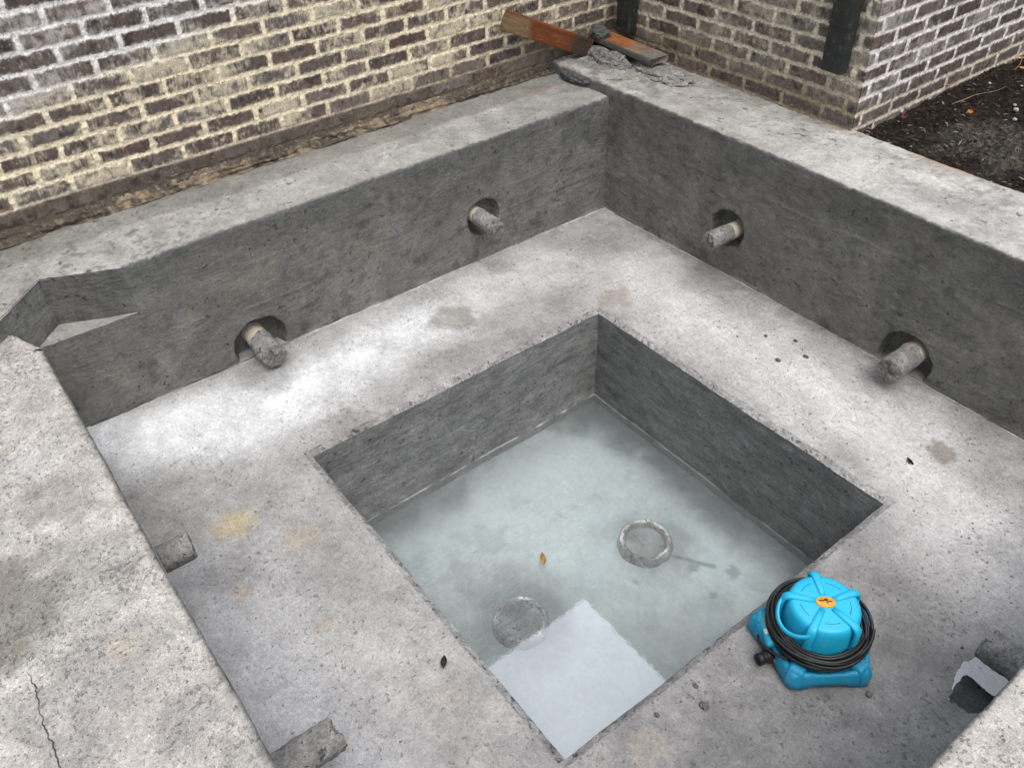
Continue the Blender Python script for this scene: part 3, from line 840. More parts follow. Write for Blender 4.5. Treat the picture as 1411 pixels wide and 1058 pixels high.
def style_left(P, z, k, b):
    n = fbm(P, 2.2, 4, 23)
    w = sst(-.06, .1, z - (1.06 + .24 * (P[:, 1] + 1.9)) + .07 * n)
    mort = mixc(np.tile(np.array([.92, .82, .61]), (len(P), 1)), np.array([.90, .87, .85]), w)
    pk = np.exp(-((z - .757) / .02) ** 2); mort = mixc(mort, np.array([.62, .52, .44]), pk * .7)
    r = sst(.1, .9, P[:, 1]); mort = mixc(mort, np.array([.66, .60, .46]), r * .6)
    low = 1 - sst(.748, .758, z + .004 * n)
    low = low.clip(0, 1); mort = mixc(mort, np.array([.075, .062, .05]), low * .93)
    r2 = sst(-.9, .5, P[:, 1] + .4 * n) * (1 - sst(.80, .86, z + .02 * n)) * .55
    mort = mixc(mort, np.array([.22, .18, .13]), r2)
    mort = mort; return mort, (.40 + .24 * (1 - w)) * (1 - low) + .75 * low
def style_right(P, z, k, b):
    n = fbm(P, 2.6, 4, 24)
    mort = np.tile(np.array([.72, .66, .53]), (len(P), 1))
    mort = mixc(mort, np.array([.6, .56, .47]), sst(-.2, .5, n) * .5)
    low = 1 - sst(.75, .93, z + .06 * n); mort = mixc(mort, np.array([.27, .215, .125]), low * .75)
    return mort, .42 + .1 * low
def style_out(P, z, k, b):
    n = fbm(P, 2.6, 4, 25)
    mort = np.tile(np.array([.88, .82, .785]), (len(P), 1))
    low = 1 - sst(.76, .80, z + .02 * n); mort = mixc(mort, np.array([.66, .56, .42]), low * .7)
    return mort, .33 + .1 * n
def brickwall(us, zs_, to3, nrm, u0, style):
    mb = MB()
    U, Z = np.meshgrid(us, zs_, indexing='ij')
    P = to3(U.ravel(), Z.ravel()).astype(np.float32)
    H, C, k, d = brickmap(P, U.ravel().astype(np.float32), u0, style)
    H = np.where(d > -9, H, H)
    P = P + (H + .003 * noise(P, 1.5, 30))[:, None] * np.array(nrm, np.float32)
    mb.add(P, [gridF(len(us), len(zs_))], C); return house_build(mb, 'brick_wall', M['brick'])
zz = np.concatenate([span(.60, 1.62, .0042), span(1.62, 3.24, .012)[1:]])
brickwall(np.concatenate([span(-4.6, -2.45, .012)[:-1], span(-2.45, BY + .01, .0044)]), zz, lambda u, z: np.stack([0 * u + BX, u, z], 1), (1, 0, 0), -1.803, style_left)
zz = np.concatenate([span(.55, 1.34, .0044), span(1.34, 3.24, .012)[1:]])
brickwall(span(BX, CX, .0046), zz, lambda u, z: np.stack([u, 0 * u + BY, z], 1), (0, -1, 0), .3365, style_right)
brickwall(np.concatenate([span(BY, 3.0, .0052), span(3.0, 6.0, .014)[1:]]), zz, lambda u, z: np.stack([0 * u + CX, u, z], 1), (1, 0, 0), BY + .0585 + .1155, style_out)
# crumbly footing strip below the left bricks
mb = MB()
def foot(u, v):
    n = fbm(np.stack([u, 0 * u, v], 1), 5, 4, 3)
    x = BX - .012 + (.040 + .028 * n) * v ** 1.2; z = .700 - .068 * v + .008 * n
    P = np.stack([x, u, z], 1).astype(np.float32)
    P[:, 0] += .012 * fbm(P, 26, 4, 31) * np.sin(v * math.pi); P[:, 2] += .010 * fbm(P, 34, 4, 32) * np.sin(v * math.pi)
    return P
def cfoot(P):
    n = fbm(P, 20, 4, 33); n2 = fbm(P, 3, 3, 34)
    C = mixc(np.tile(np.array([.09, .075, .058]), (len(P), 1)), np.array([.27, .215, .15]), sst(-.05, .35, .8 * n + 1.5 * n2 - .12))
    w = sst(.1, .6, fbm(P, 45, 3, 35)); C = mixc(C, np.array([.46, .38, .29]), w * .35)
    r = sst(-1.6, -2.2, P[:, 1]); return mixc(C, np.array([.1, .085, .065]), r * .7)
gsurf(mb, span(-3.4, .72, .007), np.linspace(0, 1, 16), foot, (), cfoot)
house_build(mb, 'footing', M['bits'])
# the roof edge that the footwell water mirrors
EZ, OV = 3.20, .06
mb = MB()
def slab(x0, x1, y0, y1, z0, z1): V, F = bevbox(x0, x1, y0, y1, z0, z1, .006); mb.add(V, F)
slab(BX - .05, BX + OV - .02, -4.6, BY - OV + .02, EZ, EZ + .02); slab(BX - .05, CX + OV - .02, BY - OV + .024, BY + .05, EZ + .003, EZ + .023); slab(CX + .0, CX + OV - .02, BY + .054, 6, EZ, EZ + .02)
house_build(mb, 'soffit', M['soffit'])
for a in ((BX + OV - .02, BX + OV + .09, -4.6, BY - OV - .09, EZ - .02, EZ + .11), (BX + OV - .02, CX + OV + .09, BY - OV - .09, BY - OV + .02, EZ - .017, EZ + .113), (CX + OV - .02, CX + OV + .09, BY - OV + .024, 6, EZ - .02, EZ + .11)):
    mb = MB(); slab(*a); house_build(mb, 'gutter', M['gutter'])
mb = MB()
def rf(u, v, p0, p1, p2, p3):
    P = (np.outer((1 - u) * (1 - v), p0) + np.outer(u * (1 - v), p1) + np.outer(u * v, p2) + np.outer((1 - u) * v, p3)).astype(np.float32)
    P[:, 2] += .006 * noise(P, 9, 3); return P
zr, zk = EZ + .12, EZ + 2.1
for q in (((BX + OV + .04, -4.6, zr), (BX + OV + .04, BY - OV - .04, zr), (BX - 3, BY + 3, zk), (BX - 3, -4.6, zk)),
          ((BX + OV + .04, BY - OV - .04, zr), (CX + OV + .04, BY - OV - .04, zr), (CX + OV - 1, BY + 3, zk), (BX - 3, BY + 3, zk)),
          ((CX + OV + .04, BY - OV - .04, zr), (CX + OV + .04, 6, zr), (CX + OV - 1, 6, zk), (CX + OV - 1, BY + 3, zk))):
    gsurf(mb, np.linspace(0, 1, 30), np.linspace(0, 1, 30), lambda u, v: rf(u, v, *[np.array(x) for x in q]))
house_build(mb, 'roof', M['roof'])
# downspouts
def spout(x0, x1, y0, y1, zb, label, smear):
    mb = MB(); V, F = bevbox(x0, x1, y0, y1, zb, EZ - .02, .012, (2, 2, 60)); V[:, 0] += .001 * np.sin(V[:, 2] * 40)
    mb.add(V, F); o = house_build(mb, 'downspout', M['spout']); o['label'] = label
    mb = MB(); V, F = bevbox(x0 - .0015, x1 + .0015, y0 - .0015, y1 + .01, zb + .20, zb + .206, .001); mb.add(V, F)
    s_ = mb.build('strap', M['spout'], o)
spout(.205, .312, 1.078, 1.142, .93, 'dark downspout near the outer brick corner', 0)
spout(-1.105, -1.0, 1.075, 1.140, .782, 'dark cement smeared downspout in the inner brick corner', 1)

# ------------------------------------------------------------------ boards and mortar in the corner
def board(name, L, Wd, T, loc, rot, colf, label, cut=False):
    V, F = bevbox(-L / 2, L / 2, -T / 2, T / 2, -Wd / 2, Wd / 2, .004, (2, 2, 8))
    # resample along the length so the colour can vary
    mb = MB(); n = 60; ang = []
    sec = []
    b = .004
    for (cx, cy, a0) in ((T / 2 - b, Wd / 2 - b, 0), (-T / 2 + b, Wd / 2 - b, 90), (-T / 2 + b, -Wd / 2 + b, 180), (T / 2 - b, -Wd / 2 + b, 270)):
        for i in range(4):
            a = R(a0 + 30 * i); sec.append((cx + b * math.cos(a), cy + b * math.sin(a)))
        # points along each flat side come from subdividing below
    sec2 = []
    for p, q in zip(sec, sec[1:] + sec[:1]):
        m_ = max(1, int(math.hypot(q[0] - p[0], q[1] - p[1]) / .008))
        for i in range(m_): sec2.append((p[0] + (q[0] - p[0]) * i / m_, p[1] + (q[1] - p[1]) * i / m_))
    sec = np.array(sec2); m_ = len(sec)
    xs_ = np.linspace(-L / 2, L / 2, n)
    P = np.stack([np.repeat(xs_, m_), np.tile(sec[:, 0], n), np.tile(sec[:, 1], n)], 1).astype(np.float32)
    if cut: P[:, 0] += 2.2 * P[:, 1] * (P[:, 0] < -L * .3)      # raked saw cut
    P[:, 1] += .0012 * noise(P, 12, 4); P[:, 2] += .0015 * noise(P, 8, 5)
    i, j = np.meshgrid(np.arange(n - 1), np.arange(m_), indexing='ij'); j2 = (j + 1) % m_
    F = [np.stack([(i * m_ + j).ravel(), ((i + 1) * m_ + j).ravel(), ((i + 1) * m_ + j2).ravel(), (i * m_ + j2).ravel()], 1), np.arange(m_)[None, ::-1], (np.arange(m_) + (n - 1) * m_)[None]]
    mb.add(P, F, colf(P))
    o = mb.build(name, M['wood']); o.location = loc; o.rotation_euler = rot
    return tag(o, label, 'board')
def c_b1(P):
    n = fbm(P * np.array([1, 3, 3]), 5, 4, 2)
    C = np.tile(np.array([.205, .066, .026]), (len(P), 1)) * (1 + .3 * n)[:, None]
    up = (P[:, 2] > .04); C = np.where(up[:, None], C * 1.25, C)
    w = (1 - sst(-.20, -.13, P[:, 0] + .05 * n + .4 * P[:, 2])) * (P[:, 2] < .042)
    C = mixc(C, np.array([.25, .165, .095]), w)
    w = sst(.13, .19, P[:, 0] + .04 * n - .3 * P[:, 2]); return mixc(C, np.array([.06, .055, .043]), w * .9)
L1 = math.hypot(.56, .265)
b1 = board('wooden_board', L1, .098, .036, (-1.135, .63, .857), (R(4), math.atan2(.265, .56), R(90)), c_b1, 'red brown plank slanting up against the brick beside the corner', True)
def c_b2(P):
    n = fbm(P * np.array([1, 2, 2]), 7, 4, 6)
    C = np.tile(np.array([.40, .16, .055]), (len(P), 1)) * (1 + .25 * n)[:, None]
    w = sst(-.01, .06, P[:, 0] * .5 - .06 + .8 * np.abs(P[:, 2] + .02) + .05 * n) * .0 + sst(.0, .14, P[:, 0] + .10 * n + .4 * P[:, 2])
    C = mixc(C, np.array([.25, .245, .225]), w.clip(0, 1) * .9)
    w = (P[:, 2] > .05) * sst(-.20, -.12, P[:, 0] + .05 * n); return mixc(C, np.array([.12, .125, .115]), w * .95)
b2 = board('wooden_board', .50, .125, .030, (-.945, 1.017, .757), (R(90), R(1.5), R(-1)), c_b2, 'orange flat plank caked with wet mortar under the corner downspout')
def lump(name, x, y, z, r, sx, sy, sz, seed, label, cat, colr=(.15, .16, .155), group=None, mat='mortar'):
    nt_, np_ = (26, 41) if r < .03 else (60, 101)
    th = np.linspace(0, math.pi, nt_); ph = np.linspace(0, 2 * math.pi, np_)
    A_, B_ = np.meshgrid(ph, th, indexing='ij'); A_ = A_.ravel(); B_ = B_.ravel()
    P = np.stack([np.sin(B_) * np.cos(A_), np.sin(B_) * np.sin(A_), np.cos(B_)], 1).astype(np.float32)
    P *= (1 + .30 * fbm(P, 1.6, 4, seed) + .11 * fbm(P, 5, 4, seed + 1) + .05 * fbm(P, 14, 3, seed + 2))[:, None]
    P *= r * np.array([sx, sy, sz], np.float32)
    g = 1 + .3 * fbm(P / r, 3, 3, seed)
    mb = MB(); mb.add(P, [gridF(np_, nt_)], np.array(colr)[None] * g[:, None])
    o = mb.build(name, M[mat]); o.location = (x, y, z)
    return tag(o, label, cat, group)
lump('mortar_lump', -1.125, .985, .792, .055, 1.1, .85, .62, 3, 'dark wet mortar lump sitting on the orange plank end', 'mortar')
lump('mortar_lump', -1.0, .925, .690, .10, 1.6, .7, .55, 8, 'grey mortar heap packed between the two planks', 'mortar', (.27, .268, .255))
lump('mortar_lump', -.68, 1.01, .684, .12, 1.7, .75, .30, 12, 'flattened grey mortar heap at the end of the orange plank', 'mortar', (.36, .355, .335))
lump('mortar_lump', -1.0, .70, .655, .05, 2.2, .8, .5, 15, 'dark mortar bead at the step between the two wall tops', 'mortar', (.13, .135, .125))

# ------------------------------------------------------------------ ground
def soil_col(P):
    n = fbm(P, 3, 4, 51); n2 = fbm(P, 16, 4, 52)
    C = np.tile(np.array([.022, .016, .0125]), (len(P), 1)) * (1 + .5 * n2)[:, None]
    w = blob(P, .82, 1.55, .30, 53, .5) * .8; C = mixc(C, np.array([.15, .14, .12]), w)
    w = (1 - sst(1.17, 1.34, P[:, 1] + .06 * n)) * (P[:, 0] > .75) * .6; C = mixc(C, np.array([.085, .055, .03]), w)
    far = sst(4, 9, np.hypot(P[:, 0], P[:, 1])); return mixc(C, np.array([.06, .07, .035]), far)
mb = MB()
def soil(u, v):
    P = np.stack([u, v, 0 * u + .648], 1).astype(np.float32)
    P[:, 2] += (.018 * fbm(P, 5, 4, 54) + .016 * fbm(P, 24, 4, 55)) * (np.hypot(u, v) < 8)
    P[:, 2] += .02 * sst(1.3, 2.2, v); return P
gsurf(mb, span(.36, 2.9, .014), span(WB + .46, 3.6, .014), soil, (), soil_col)
def flat(u, v): return np.stack([u, v, 0 * u + .64], 1).astype(np.float32)
big = 60
for (x0, x1, y0, y1) in ((2.9, big, WB + .46, 3.6), (.36, big, 3.6, big), (-big, WA - .55, -big, big), (WD + 1.5, big, -big, WB + .46), (WA - .55, WD + 1.5, -big, WC - 1.5), (WA - .55, .36, 3.6, big)):
    gsurf(mb, np.linspace(x0, x1, 24), np.linspace(y0, y1, 24), lambda u, v: np.stack([u, v, 0 * u + (.645 if x0 > 0 else .58)], 1).astype(np.float32), (), soil_col)
tag(mb.build('ground', M['soil']), kind='structure')

# loose mulch shreds
mb = MB()
Vs = []; Fs = []; Cs = []
rs = np.random.default_rng(5)
nchip = 9000
for i in range(nchip):
    x = rs.uniform(.41, 2.3); y = 1.19 + (rs.random() ** 1.2) * 2.0
    L = rs.uniform(.008, .045); w = rs.uniform(.0015, .006); a = rs.uniform(0, math.pi); tz = rs.uniform(-.35, .35)
    z = .655 + rs.uniform(0, .022) + .02 * min(1, max(0, (y - 1.3) / .9))
    dx, dy = math.cos(a) * L / 2, math.sin(a) * L / 2; px, py = -math.sin(a) * w, math.cos(a) * w; dz = tz * L / 2
    t = rs.uniform(.001, .003)
    Vs += [(x - dx, y - dy, z - dz), (x + px, y + py, z), (x + dx, y + dy, z + dz), (x - px, y - py, z), (x, y, z + t + w * .5)]
    n = i * 5
    Fs += [(n, n + 3, n + 4), (n + 3, n + 2, n + 4), (n + 2, n + 1, n + 4), (n + 1, n, n + 4)]
    g = rs.uniform(.35, 1.5); c = (.036 * g, .025 * g, .018 * g)
    if rs.random() < .10: c = (.13 * g, .095 * g, .068 * g)
    if rs.random() < .02: c = (.32, .30, .27)
    Cs += [c] * 5
mb.add(np.array(Vs), [np.array(Fs)], np.array(Cs))
tag(mb.build('mulch', M['bits'], None, False), 'dark shredded mulch covering the bed beside the brick corner', 'mulch', kind='stuff')

# fine crumbs and grit lying on the concrete
def crumbset(name, pts, label, cat):
    Vs = []; Fs = []; Cs = []
    base = np.array([(1, 0, 0), (-1, 0, 0), (0, 1, 0), (0, -1, 0), (0, 0, 1), (0, 0, -1.0)])
    fc = np.array([(0, 2, 4), (2, 1, 4), (1, 3, 4), (3, 0, 4), (2, 0, 5), (1, 2, 5), (3, 1, 5), (0, 3, 5)])
    for i, (x, y, z, r, g) in enumerate(pts):
        V = base * r * rs.uniform(.55, 1.25, (6, 3)); V = rotz(V, rs.uniform(0, 6)); V[:, 2] *= .7
        Vs.append(V + (x, y, z + r * .3)); Fs.append(fc + 6 * i); Cs.append(np.tile([g, g * .97, g * .9], (6, 1)))
    mb = MB(); mb.add(np.concatenate(Vs), [np.concatenate(Fs)], np.concatenate(Cs))
    return tag(mb.build(name, M['bits'], None, False), label, cat, kind='stuff')
pts = []
def scatter(n, x0, x1, y0, y1, z, r0, r1, ok=lambda x, y: True, power=2.5):
    k = 0
    while k < n:
        x = rs.uniform(x0, x1); y = rs.uniform(y0, y1)
        if ok(x, y):
            r = r0 + (r1 - r0) * .8 * rs.random() ** power
            pts.append((x, y, z, r, rs.choice([.12, .17, .24, .34, .45], p=[.25, .3, .25, .15, .05]))); k += 1
inb = lambda x, y: not (-.03 < x < PX + .03 and -PY - .03 < y < .03)
scatter(900, WA + .01, WD - .02, WC + .01, WB - .01, .001, .0010, .0050, inb)
scatter(420, .2, 2.15, .05, .68, .001, .0012, .006, inb)
scatter(420, PX + .03, 2.2, -2.1, .1, .001, .0012, .0065, inb)
scatter(260, .0, 2.2, .62, .69, .001, .001, .004)
scatter(260, WA + .005, WA + .05, -2.1, .69, .001, .001, .004)
scatter(900, -.5, 2.2, -2.75, WC - .015, HF + .001, .0010, .0042)
scatter(300, 2.24, 2.6, -1.6, -.5, HF + .001, .0012, .005)
scatter(700, -1.1, 2.3, WB + .015, 1.13, HR + .001, .0010, .0048)
scatter(500, -1.12, WA - .02, -2.1, .66, HL + .001, .0010, .004)
crumbset('grit', pts, 'fine grey grit and crumbs scattered over the raw concrete', 'grit')
G = 'mortar crumbs lying on the bench'
for i, (x, y, r) in enumerate(((.776, .349, .010), (.736, .519, .008), (.628, .447, .007), (.836, .461, .010))):
    lump('mortar_crumb', x, y, r * .35, r, 1.2, .9, .6, 20 + i, 'dark grey mortar crumb on the bench between the two right wall pipes', 'crumb', (.15, .145, .135), G)
for i, (x, y, r) in enumerate(((1.674, -1.094, .012), (1.614, -1.066, .008), (1.608, -1.221, .007))):
    lump('mortar_crumb', x, y, r * .35, r, 1.2, .9, .6, 30 + i, 'brown mortar crumb on the bench at the lower left of the blue pump', 'crumb', (.17, .15, .12), G)
lump('mortar_crumb', 1.949, -.688, .004, .010, 1, .9, .7, 41, 'small grey crumb just right of the blue pump base', 'crumb', (.18, .18, .17), G)

def leaf(x, y, z, L, w, yaw, c, label, curl=.3, roll=0):
    nu, nv = 14, 7
    U, V = np.meshgrid(np.linspace(0, 1, nu), np.linspace(-1, 1, nv), indexing='ij'); U = U.ravel(); V = V.ravel()
    ww = w * np.sin(np.pi * np.clip(U, 0.02, .98)) ** .8 * (1 - .35 * U)
    P = np.stack([(U - .5) * L, V * ww, curl * w * V ** 2 + .15 * L * (U - .5) ** 2], 1).astype(np.float32)
    P[:, 2] += .08 * w * noise(P, 120, 3)
    top = P.copy(); bot = P.copy(); bot[:, 2] -= .0008
    cc = np.array(c)[None] * (1 + .5 * noise(P, 90, 6))[:, None]
    mb = MB(); mb.add(top, [gridF(nu, nv)], cc); mb.add(bot, [gridF(nu, nv)[:, ::-1]], cc * .8)
    o = mb.build('fallen_leaf', M['bits']); o.location = (x, y, z); o.rotation_euler = (roll, 0, yaw)
    return tag(o, label, 'leaf')
leaf(.646, -.868, -PD + .002, .062, .016, R(150), (.36, .22, .07), 'yellow brown leaf floating on the cloudy footwell water')
leaf(1.083, -1.614, .006, .042, .012, R(140), (.035, .03, .022), 'dark curled leaf on the bench left of the footwell front corner', .8)
leaf(1.484, .24, .006, .036, .008, R(-20), (.02, .018, .016), 'tiny black leaf on the pale right bench', .8)
for x, y, c, lab in ((.39, 1.93, (.55, .27, .09), 'orange leaf lying on the mulch nearest the outer brick wall'), (.28 + .16, 2.53, (.55, .33, .16), 'pale tan leaf on the mulch at the far top right'),
                     (.625, 1.728, (.6, .22, .06), 'bright orange leaf on the mulch in front of the dusty patch'), (.52, 2.40, (.5, .25, .1), 'small rust leaf on the mulch near the right picture edge'),
                     (.46, 1.45, (.16, .06, .04), 'dark red leaf on the mulch close to the brick corner')):
    leaf(x, y, .695 if y > 1.9 else .685, .05, .016, R(hash(lab[:5]) % 3 * 50 + 20), c, lab, .5)
for i, (x, y, r) in enumerate(((.749, 1.907, .011), (.717, 1.955, .007), (.80, 1.80, .009), (.50, 2.12, .007), (.62, 2.2, .006))):
    lump('pebble', x, y, .690, r, 1.1, .9, .7, 50 + i, ['largest white pebble in the cluster on the mulch', 'small white pebble just behind the largest one on the mulch', 'flat grey white pebble in front of the white cluster', 'pale pebble on the mulch near the outer brick wall', 'smallest pale pebble on the far mulch'][i], 'pebble', (.6, .58, .55), 'pale pebbles on the mulch')
def twig(p, q, r, lab):
    p = np.array(p); q = np.array(q); t = np.linspace(0, 1, 12)[:, None]; path = p * (1 - t) + q * t
    path[:, 2] += .006 * np.sin(t[:, 0] * 6); path[:, 0] += .006 * np.sin(t[:, 0] * 9)
    mb = MB(); V, F = tube(path, np.linspace(r, r * .5, 12), 6); mb.add(V, F, (.30, .22, .14))
    o = mb.build('twig', M['bits']); tag(o, lab, 'twig')
twig((.40, 1.95, .70), (.36, 2.22, .70), .0022, 'thin tan twig leading from the orange leaf on the mulch')
twig((.52, 1.75, .69), (.58, 2.12, .70), .002, 'long pale twig lying across the dark mulch')
twig((.50, 2.35, .70), (.40, 2.72, .705), .0022, 'tan twig at the far right of the mulch')

# ------------------------------------------------------------------ cover pump
PC = np.array([1.733, -.672, .0])
pump = empty('cover_pump', PC, 'turquoise blue cover pump with a black cord coiled round its domed top', 'pump')
pump.location = (PC[0], PC[1], .004); pump.scale = (.96, .96, .97)
def penta(T, r_c, r_s, sharp=3.0):
    a = np.mod(T, 2 * math.pi / 5); a = np.abs(a - math.pi / 5)          # 0 mid side, pi/5 at a corner
    flat = r_s / np.cos(a)
    k = 60.0
    return -np.log(np.exp(-k * flat / .2) + np.exp(-k * r_c / .2)) * .2 / k   # soft minimum: straight sides, rounded corners
def ring_loft(levels, seg=200, corner_drop=None):
    th = np.linspace(0, 2 * math.pi, seg, endpoint=False); rows = []
    for (z, rc, rs_, lift) in levels:
        r = penta(th, rc, rs_)
        a = np.mod(th, 2 * math.pi / 5); a = np.minimum(a, 2 * math.pi / 5 - a) / (math.pi / 5)
        zz = z + lift * sst(.35, .6, a)
        rows.append(np.stack([r * np.cos(th), r * np.sin(th), zz], 1))
    V = np.concatenate(rows); n = len(levels)
    i, j = np.meshgrid(np.arange(n - 1), np.arange(seg), indexing='ij'); j2 = (j + 1) % seg
    F = [np.stack([(i * seg + j).ravel(), (i * seg + j2).ravel(), ((i + 1) * seg + j2).ravel(), ((i + 1) * seg + j).ravel()], 1)]
    return V, F
mb = MB()
V, F = ring_loft([(0, .185, .150, .014), (0, .203, .166, .014), (.004, .207, .170, .013), (.03, .205, .168, .004), (.052, .199, .164, 0), (.060, .194, .160, -.002), (.064, .184, .153, -.004), (.062, .172, .146, -.006), (.05, .160, .140, 0), (.045, .12, .12, 0), (.045, .05, .05, 0)])
mb.add(V, F)
mb.build('base', M['blue2'], pump)
# corner feet that carry the cord hooks
for k in range(5):
    a = R(72 * k)
    mb = MB(); V, F = bevbox(.150, .203, -.026, .026, .002, .074, .012); V[:, 0] -= (V[:, 2] > .05) * .016; mb.add(rotz(V, a), F)
    mb.build('foot', M['blue2'], pump)
mb = MB(); pf = [(.118, .045), (.116, .10), (.112, .165), (.110, .185), (.106, .196), (.099, .2025), (.09, .204), (.03, .2055), (.0001, .2055)]
V, F = lathe(pf, 96); mb.add(V, F); mb.build('dome', M['blue'], pump)
for k in range(5):
    a = R(72 * k)
    mb = MB()
    pr_ = [(.028, .2045), (.06, .206), (.098, .2055), (.112, .2025), (.121, .193), (.124, .17), (.124, .13), (.121, .10)]
    rows = []
    wd = [.0085, .0095, .011, .012, .012, .0115, .011, .010]
    for (r_, z_), w_ in zip(pr_, wd):
        i = pr_.index((r_, z_))
        p0 = np.array(pr_[max(0, i - 1)]); p1 = np.array(pr_[min(len(pr_) - 1, i + 1)]); t_ = (p1 - p0) / np.linalg.norm(p1 - p0); n_ = np.array([-t_[1], t_[0]]) * .0055
        if n_[0] + n_[1] < 0: n_ = -n_
        rows.append([(r_ - n_[0], -w_ * 1.25, z_ - n_[1]), (r_ + n_[0] * .5, -w_ * 1.05, z_ + n_[1] * .5), (r_ + n_[0], -w_ * .7, z_ + n_[1]), (r_ + n_[0], w_ * .7, z_ + n_[1]), (r_ + n_[0] * .5, w_ * 1.05, z_ + n_[1] * .5), (r_ - n_[0], w_ * 1.25, z_ - n_[1])])
    V = np.array([p for r_ in rows for p in r_]); n = len(rows); m_ = 6
    i, j = np.meshgrid(np.arange(n - 1), np.arange(m_), indexing='ij'); j2 = (j + 1) % m_
    F = [np.stack([(i * m_ + j).ravel(), ((i + 1) * m_ + j).ravel(), ((i + 1) * m_ + j2).ravel(), (i * m_ + j2).ravel()], 1), np.arange(m_)[None], (np.arange(m_) + (n - 1) * m_)[None]]
    mb.add(rotz(V, a), F); mb.build('rib', M['blue'], pump)
    # arc groove between ribs
    mb = MB(); aa = np.linspace(a + R(18), a + R(54), 16); V, F = tube(np.stack([.076 * np.cos(aa), .076 * np.sin(aa), 0 * aa + .2035], 1), .0016, 6); mb.add(V, F)
    mb.build('groove', M['groove'], pump)
mb = MB(); aa = np.linspace(R(214), R(290), 40); s_ = np.sin((aa - aa[0]) / (aa[-1] - aa[0]) * math.pi)
V, F = tube(np.stack([(.118 + .026 * s_ ** .6) * np.cos(aa), (.118 + .026 * s_ ** .6) * np.sin(aa), .180 - .022 * s_], 1), .0058, 12)
V[:, 2] = (V[:, 2] - .17) * 1.5 + .17
mb.add(V, F); mb.build('handle', M['blue'], pump)
# coiled cord
path = []
rc = np.random.default_rng(3)
turns = 20
for k in range(turns):
    lay = k % 5; rad = .1305 + .0088 * (k // 5) + rc.uniform(-.002, .002); z0_ = .082 + .0098 * lay + rc.uniform(-.002, .002)
    ph = rc.uniform(0, 6.28); tl = rc.uniform(-.006, .006)
    for a in np.linspace(0, 2 * math.pi, 72, endpoint=False):
        bl = (a / (2 * math.pi))
        path.append((k, a, rad + .0035 * math.sin(2 * a + ph) + .002 * math.sin(5 * a + ph * 2), z0_ + tl * math.sin(a + ph) + .004 * math.sin(3 * a + ph)))
rad = np.array([p[2] for p in path]); zc = np.array([p[3] for p in path]); an = np.array([p[1] for p in path])
ker = np.ones(9) / 9; rad = np.convolve(np.pad(rad, 4, 'edge'), ker, 'valid'); zc = np.convolve(np.pad(zc, 4, 'edge'), ker, 'valid')
cx_ = .004 * np.cos(.5) ; pts_ = np.stack([rad * np.cos(an + R(40)), rad * np.sin(an + R(40)), zc], 1)
tail = np.array([(.02, -.166, .082), (-.02, -.178, .074), (-.06, -.180, .066), (-.090, -.168, .056), (-.105, -.15, .046)])
mb = MB(); V, F = tube(pts_, .0052, 8); mb.add(V, F)
tt = np.linspace(0, 4, 30); tp = np.stack([np.interp(tt, range(5), tail[:, i]) for i in range(3)], 1)
V, F = tube(tp, .0048, 8); mb.add(V, F)
mb.build('power_cord', M['rubber'], pump)
# discharge stub
ad = R(-104); d = np.array([math.cos(ad), math.sin(ad), 0])
mb = MB()
base_p = np.array([-.035, -.150, .036])
tq = [0, .02, .022, .036, .038, .046, .048, .066, .066, .062]; rq = [.019, .019, .023, .023, .017, .017, .0195, .0195, .0135, .0135]
V, F = tube(base_p[None] + np.array(tq)[:, None] * d[None], np.array(rq), 24); mb.add(V, F); mb.build('discharge_outlet', M['blackp'], pump)
# stickers and badge
mb = MB(); V, F = lathe([(.030, .2035), (.030, .2095), (.0275, .2105), (.0001, .2108)], 40); V[:, 1] *= .66; mb.add(rotz(V, R(50)), F); bd = mb.build('badge', M['badge'], pump)
mb = MB()
for (x, y, sx, sy) in ((-.011, .006, .009, .0045), (.002, .009, .006, .008), (.013, .002, .008, .0035), (.004, -.006, .003, .004)):
    th = np.linspace(0, 2 * math.pi, 20, endpoint=False); V = np.stack([x + sx * np.cos(th) * (1 + .2 * np.sin(3 * th)), (y + sy * np.sin(th)) * .66, 0 * th + .2116], 1); V = rotz(V, R(50))
    V = np.concatenate([V, V - [0, 0, .002]]); k = np.arange(20); k2 = (k + 1) % 20
    mb.add(V, [np.arange(20)[None], np.stack([k, k + 20, k2 + 20, k2], 1)])
mb.build('emblem', M['badge2'], bd)
def sticker_or_sheen(name, mat, a0, a1, r, z0, z1, slope=.0):
    mb = MB(); aa = np.linspace(R(a0), R(a1), 14); Q = []
    for zz_, off in ((z0, .0025), (z1, .0025)):
        rr_ = (r - slope * (zz_ - z0)) + off; Q.append(np.stack([rr_ * np.cos(aa), rr_ * np.sin(aa), 0 * aa + zz_], 1))
    V = np.concatenate(Q + [Q[0] * [.985, .985, 1], Q[1] * [.985, .985, 1]]); k = np.arange(13); n = 14
    mb.add(V, [np.stack([k, k + 1, k + 1 + n, k + n], 1), np.stack([k + n, k + 1 + n, k + 1 + 3 * n, k + 3 * n], 1)]); mb.build(name, mat, pump)
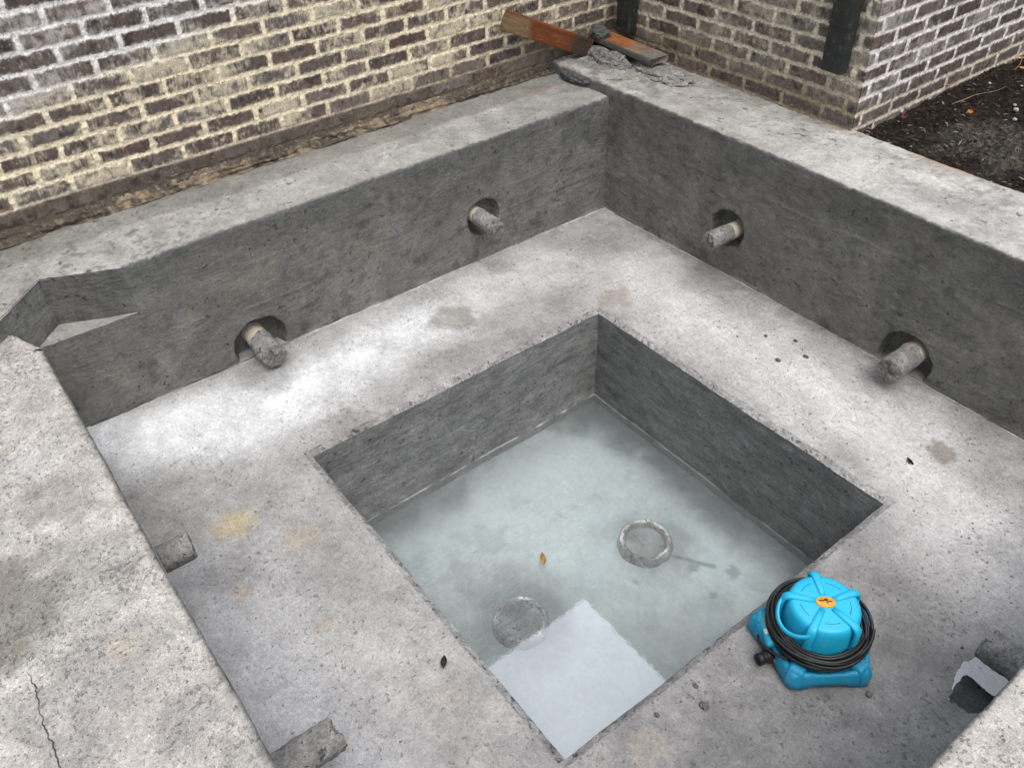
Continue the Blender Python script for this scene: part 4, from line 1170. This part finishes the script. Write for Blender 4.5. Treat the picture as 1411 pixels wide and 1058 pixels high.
# sloping control panel under the coil on the outlet side
mb = MB(); V, F = bevbox(.110, .172, -.060, .050, .046, .072, .008); V[:, 2] += (.176 - V[:, 0]) * .35; mb.add(rotz(V, R(236)), F); pan = mb.build('control_panel', M['blue'], pump)
mb = MB(); V, F = bevbox(.142, .169, -.052, -.012, .0718, .0735, .0006); V[:, 2] += (.176 - V[:, 0]) * .35; mb.add(rotz(V, R(236)), F); mb.build('sticker_or_sheen', M['teal'], pan)  # teal sheen of the panel painted as a coloured patch
mb = MB(); V, F = bevbox(.154, .169, -.006, .012, .0718, .0735, .0006); V[:, 2] += (.176 - V[:, 0]) * .35; mb.add(rotz(V, R(236)), F); mb.build('sticker_or_sheen', M['white'], pan)
mb = MB(); V, F = bevbox(.1765, .1785, -.006, .006, .036, .044, .0008); mb.add(rotz(V, R(264)), F); mb.build('sticker_or_sheen', M['red'], pump)

# ------------------------------------------------------------------ light and camera
w = bpy.data.worlds.new('World'); sc.world = w; w.use_nodes = True
nt = w.node_tree; N = NT(nt)
bg = nt.nodes['Background']
sky = N.n('ShaderNodeTexSky'); sky.sky_type = 'NISHITA'; sky.sun_disc = False
SUN_EL, SUN_AZ = R(63), R(104)      # azimuth: direction towards the sun, clockwise from +y
sky.sun_elevation = SUN_EL; sky.sun_rotation = SUN_AZ; sky.air_density = 1.0; sky.dust_density = 4.0; sky.ozone_density = 1.0
tcw = N.n('ShaderNodeTexCoord'); sx = N.n('ShaderNodeSeparateXYZ'); N.link(tcw.outputs['Generated'], sx.inputs[0])
# overcast: the cloud deck is about three times brighter overhead than at the horizon
zen = N.rng(sx.outputs['Z'], 0, 1, .5, 1.6)
# added brighter, ragged sky patch over the house, lifting the water's reflection
dp = N.n('ShaderNodeVectorMath', operation='DOT_PRODUCT'); N.link(tcw.outputs['Generated'], dp.inputs[0]); dp.inputs[1].default_value = (-.38, .36, .853)
cn = N.noise(tcw.outputs['Generated'], 3.5, 4, .55)
patch = N.rng(N.math('ADD', dp.outputs['Value'], N.math('MULTIPLY', cn, .12)), .90, 1.02, 1.0, 4.3, True)
zen = N.math('MULTIPLY', N.math('MULTIPLY', zen, patch), N.rng(cn, .3, .7, .88, 1.12))
hs = N.n('ShaderNodeHueSaturation'); hs.inputs['Saturation'].default_value = .34; N.link(sky.outputs[0], hs.inputs['Color'])
N.link(N.scalev(hs.outputs[0], zen), bg.inputs['Color']); bg.inputs['Strength'].default_value = .15
sun = bpy.data.lights.new('sun', 'SUN'); sun.energy = .8; sun.angle = R(36); sun.color = (1, .97, .93)
so = bpy.data.objects.new('sun', sun); COL.objects.link(so)
so.rotation_euler = (R(90) - SUN_EL, 0, math.pi - SUN_AZ)
so.location = (3, -3, 6)

cam = bpy.data.cameras.new('camera'); co = bpy.data.objects.new('camera', cam); COL.objects.link(co)
CS = 1.54
co.location = (1.5379 * CS, -1.4648 * CS, 1.5158 * CS)
co.rotation_euler = (.8634, .0278, .9156)
cam.sensor_width = 36; cam.lens = 36 * 1157.27 / 1411
cam.clip_start = .05; cam.clip_end = 500
sc.camera = co
sc.view_settings.view_transform = 'Standard'; sc.view_settings.look = 'None'
sc.view_settings.exposure = -0.11; sc.view_settings.gamma = 1
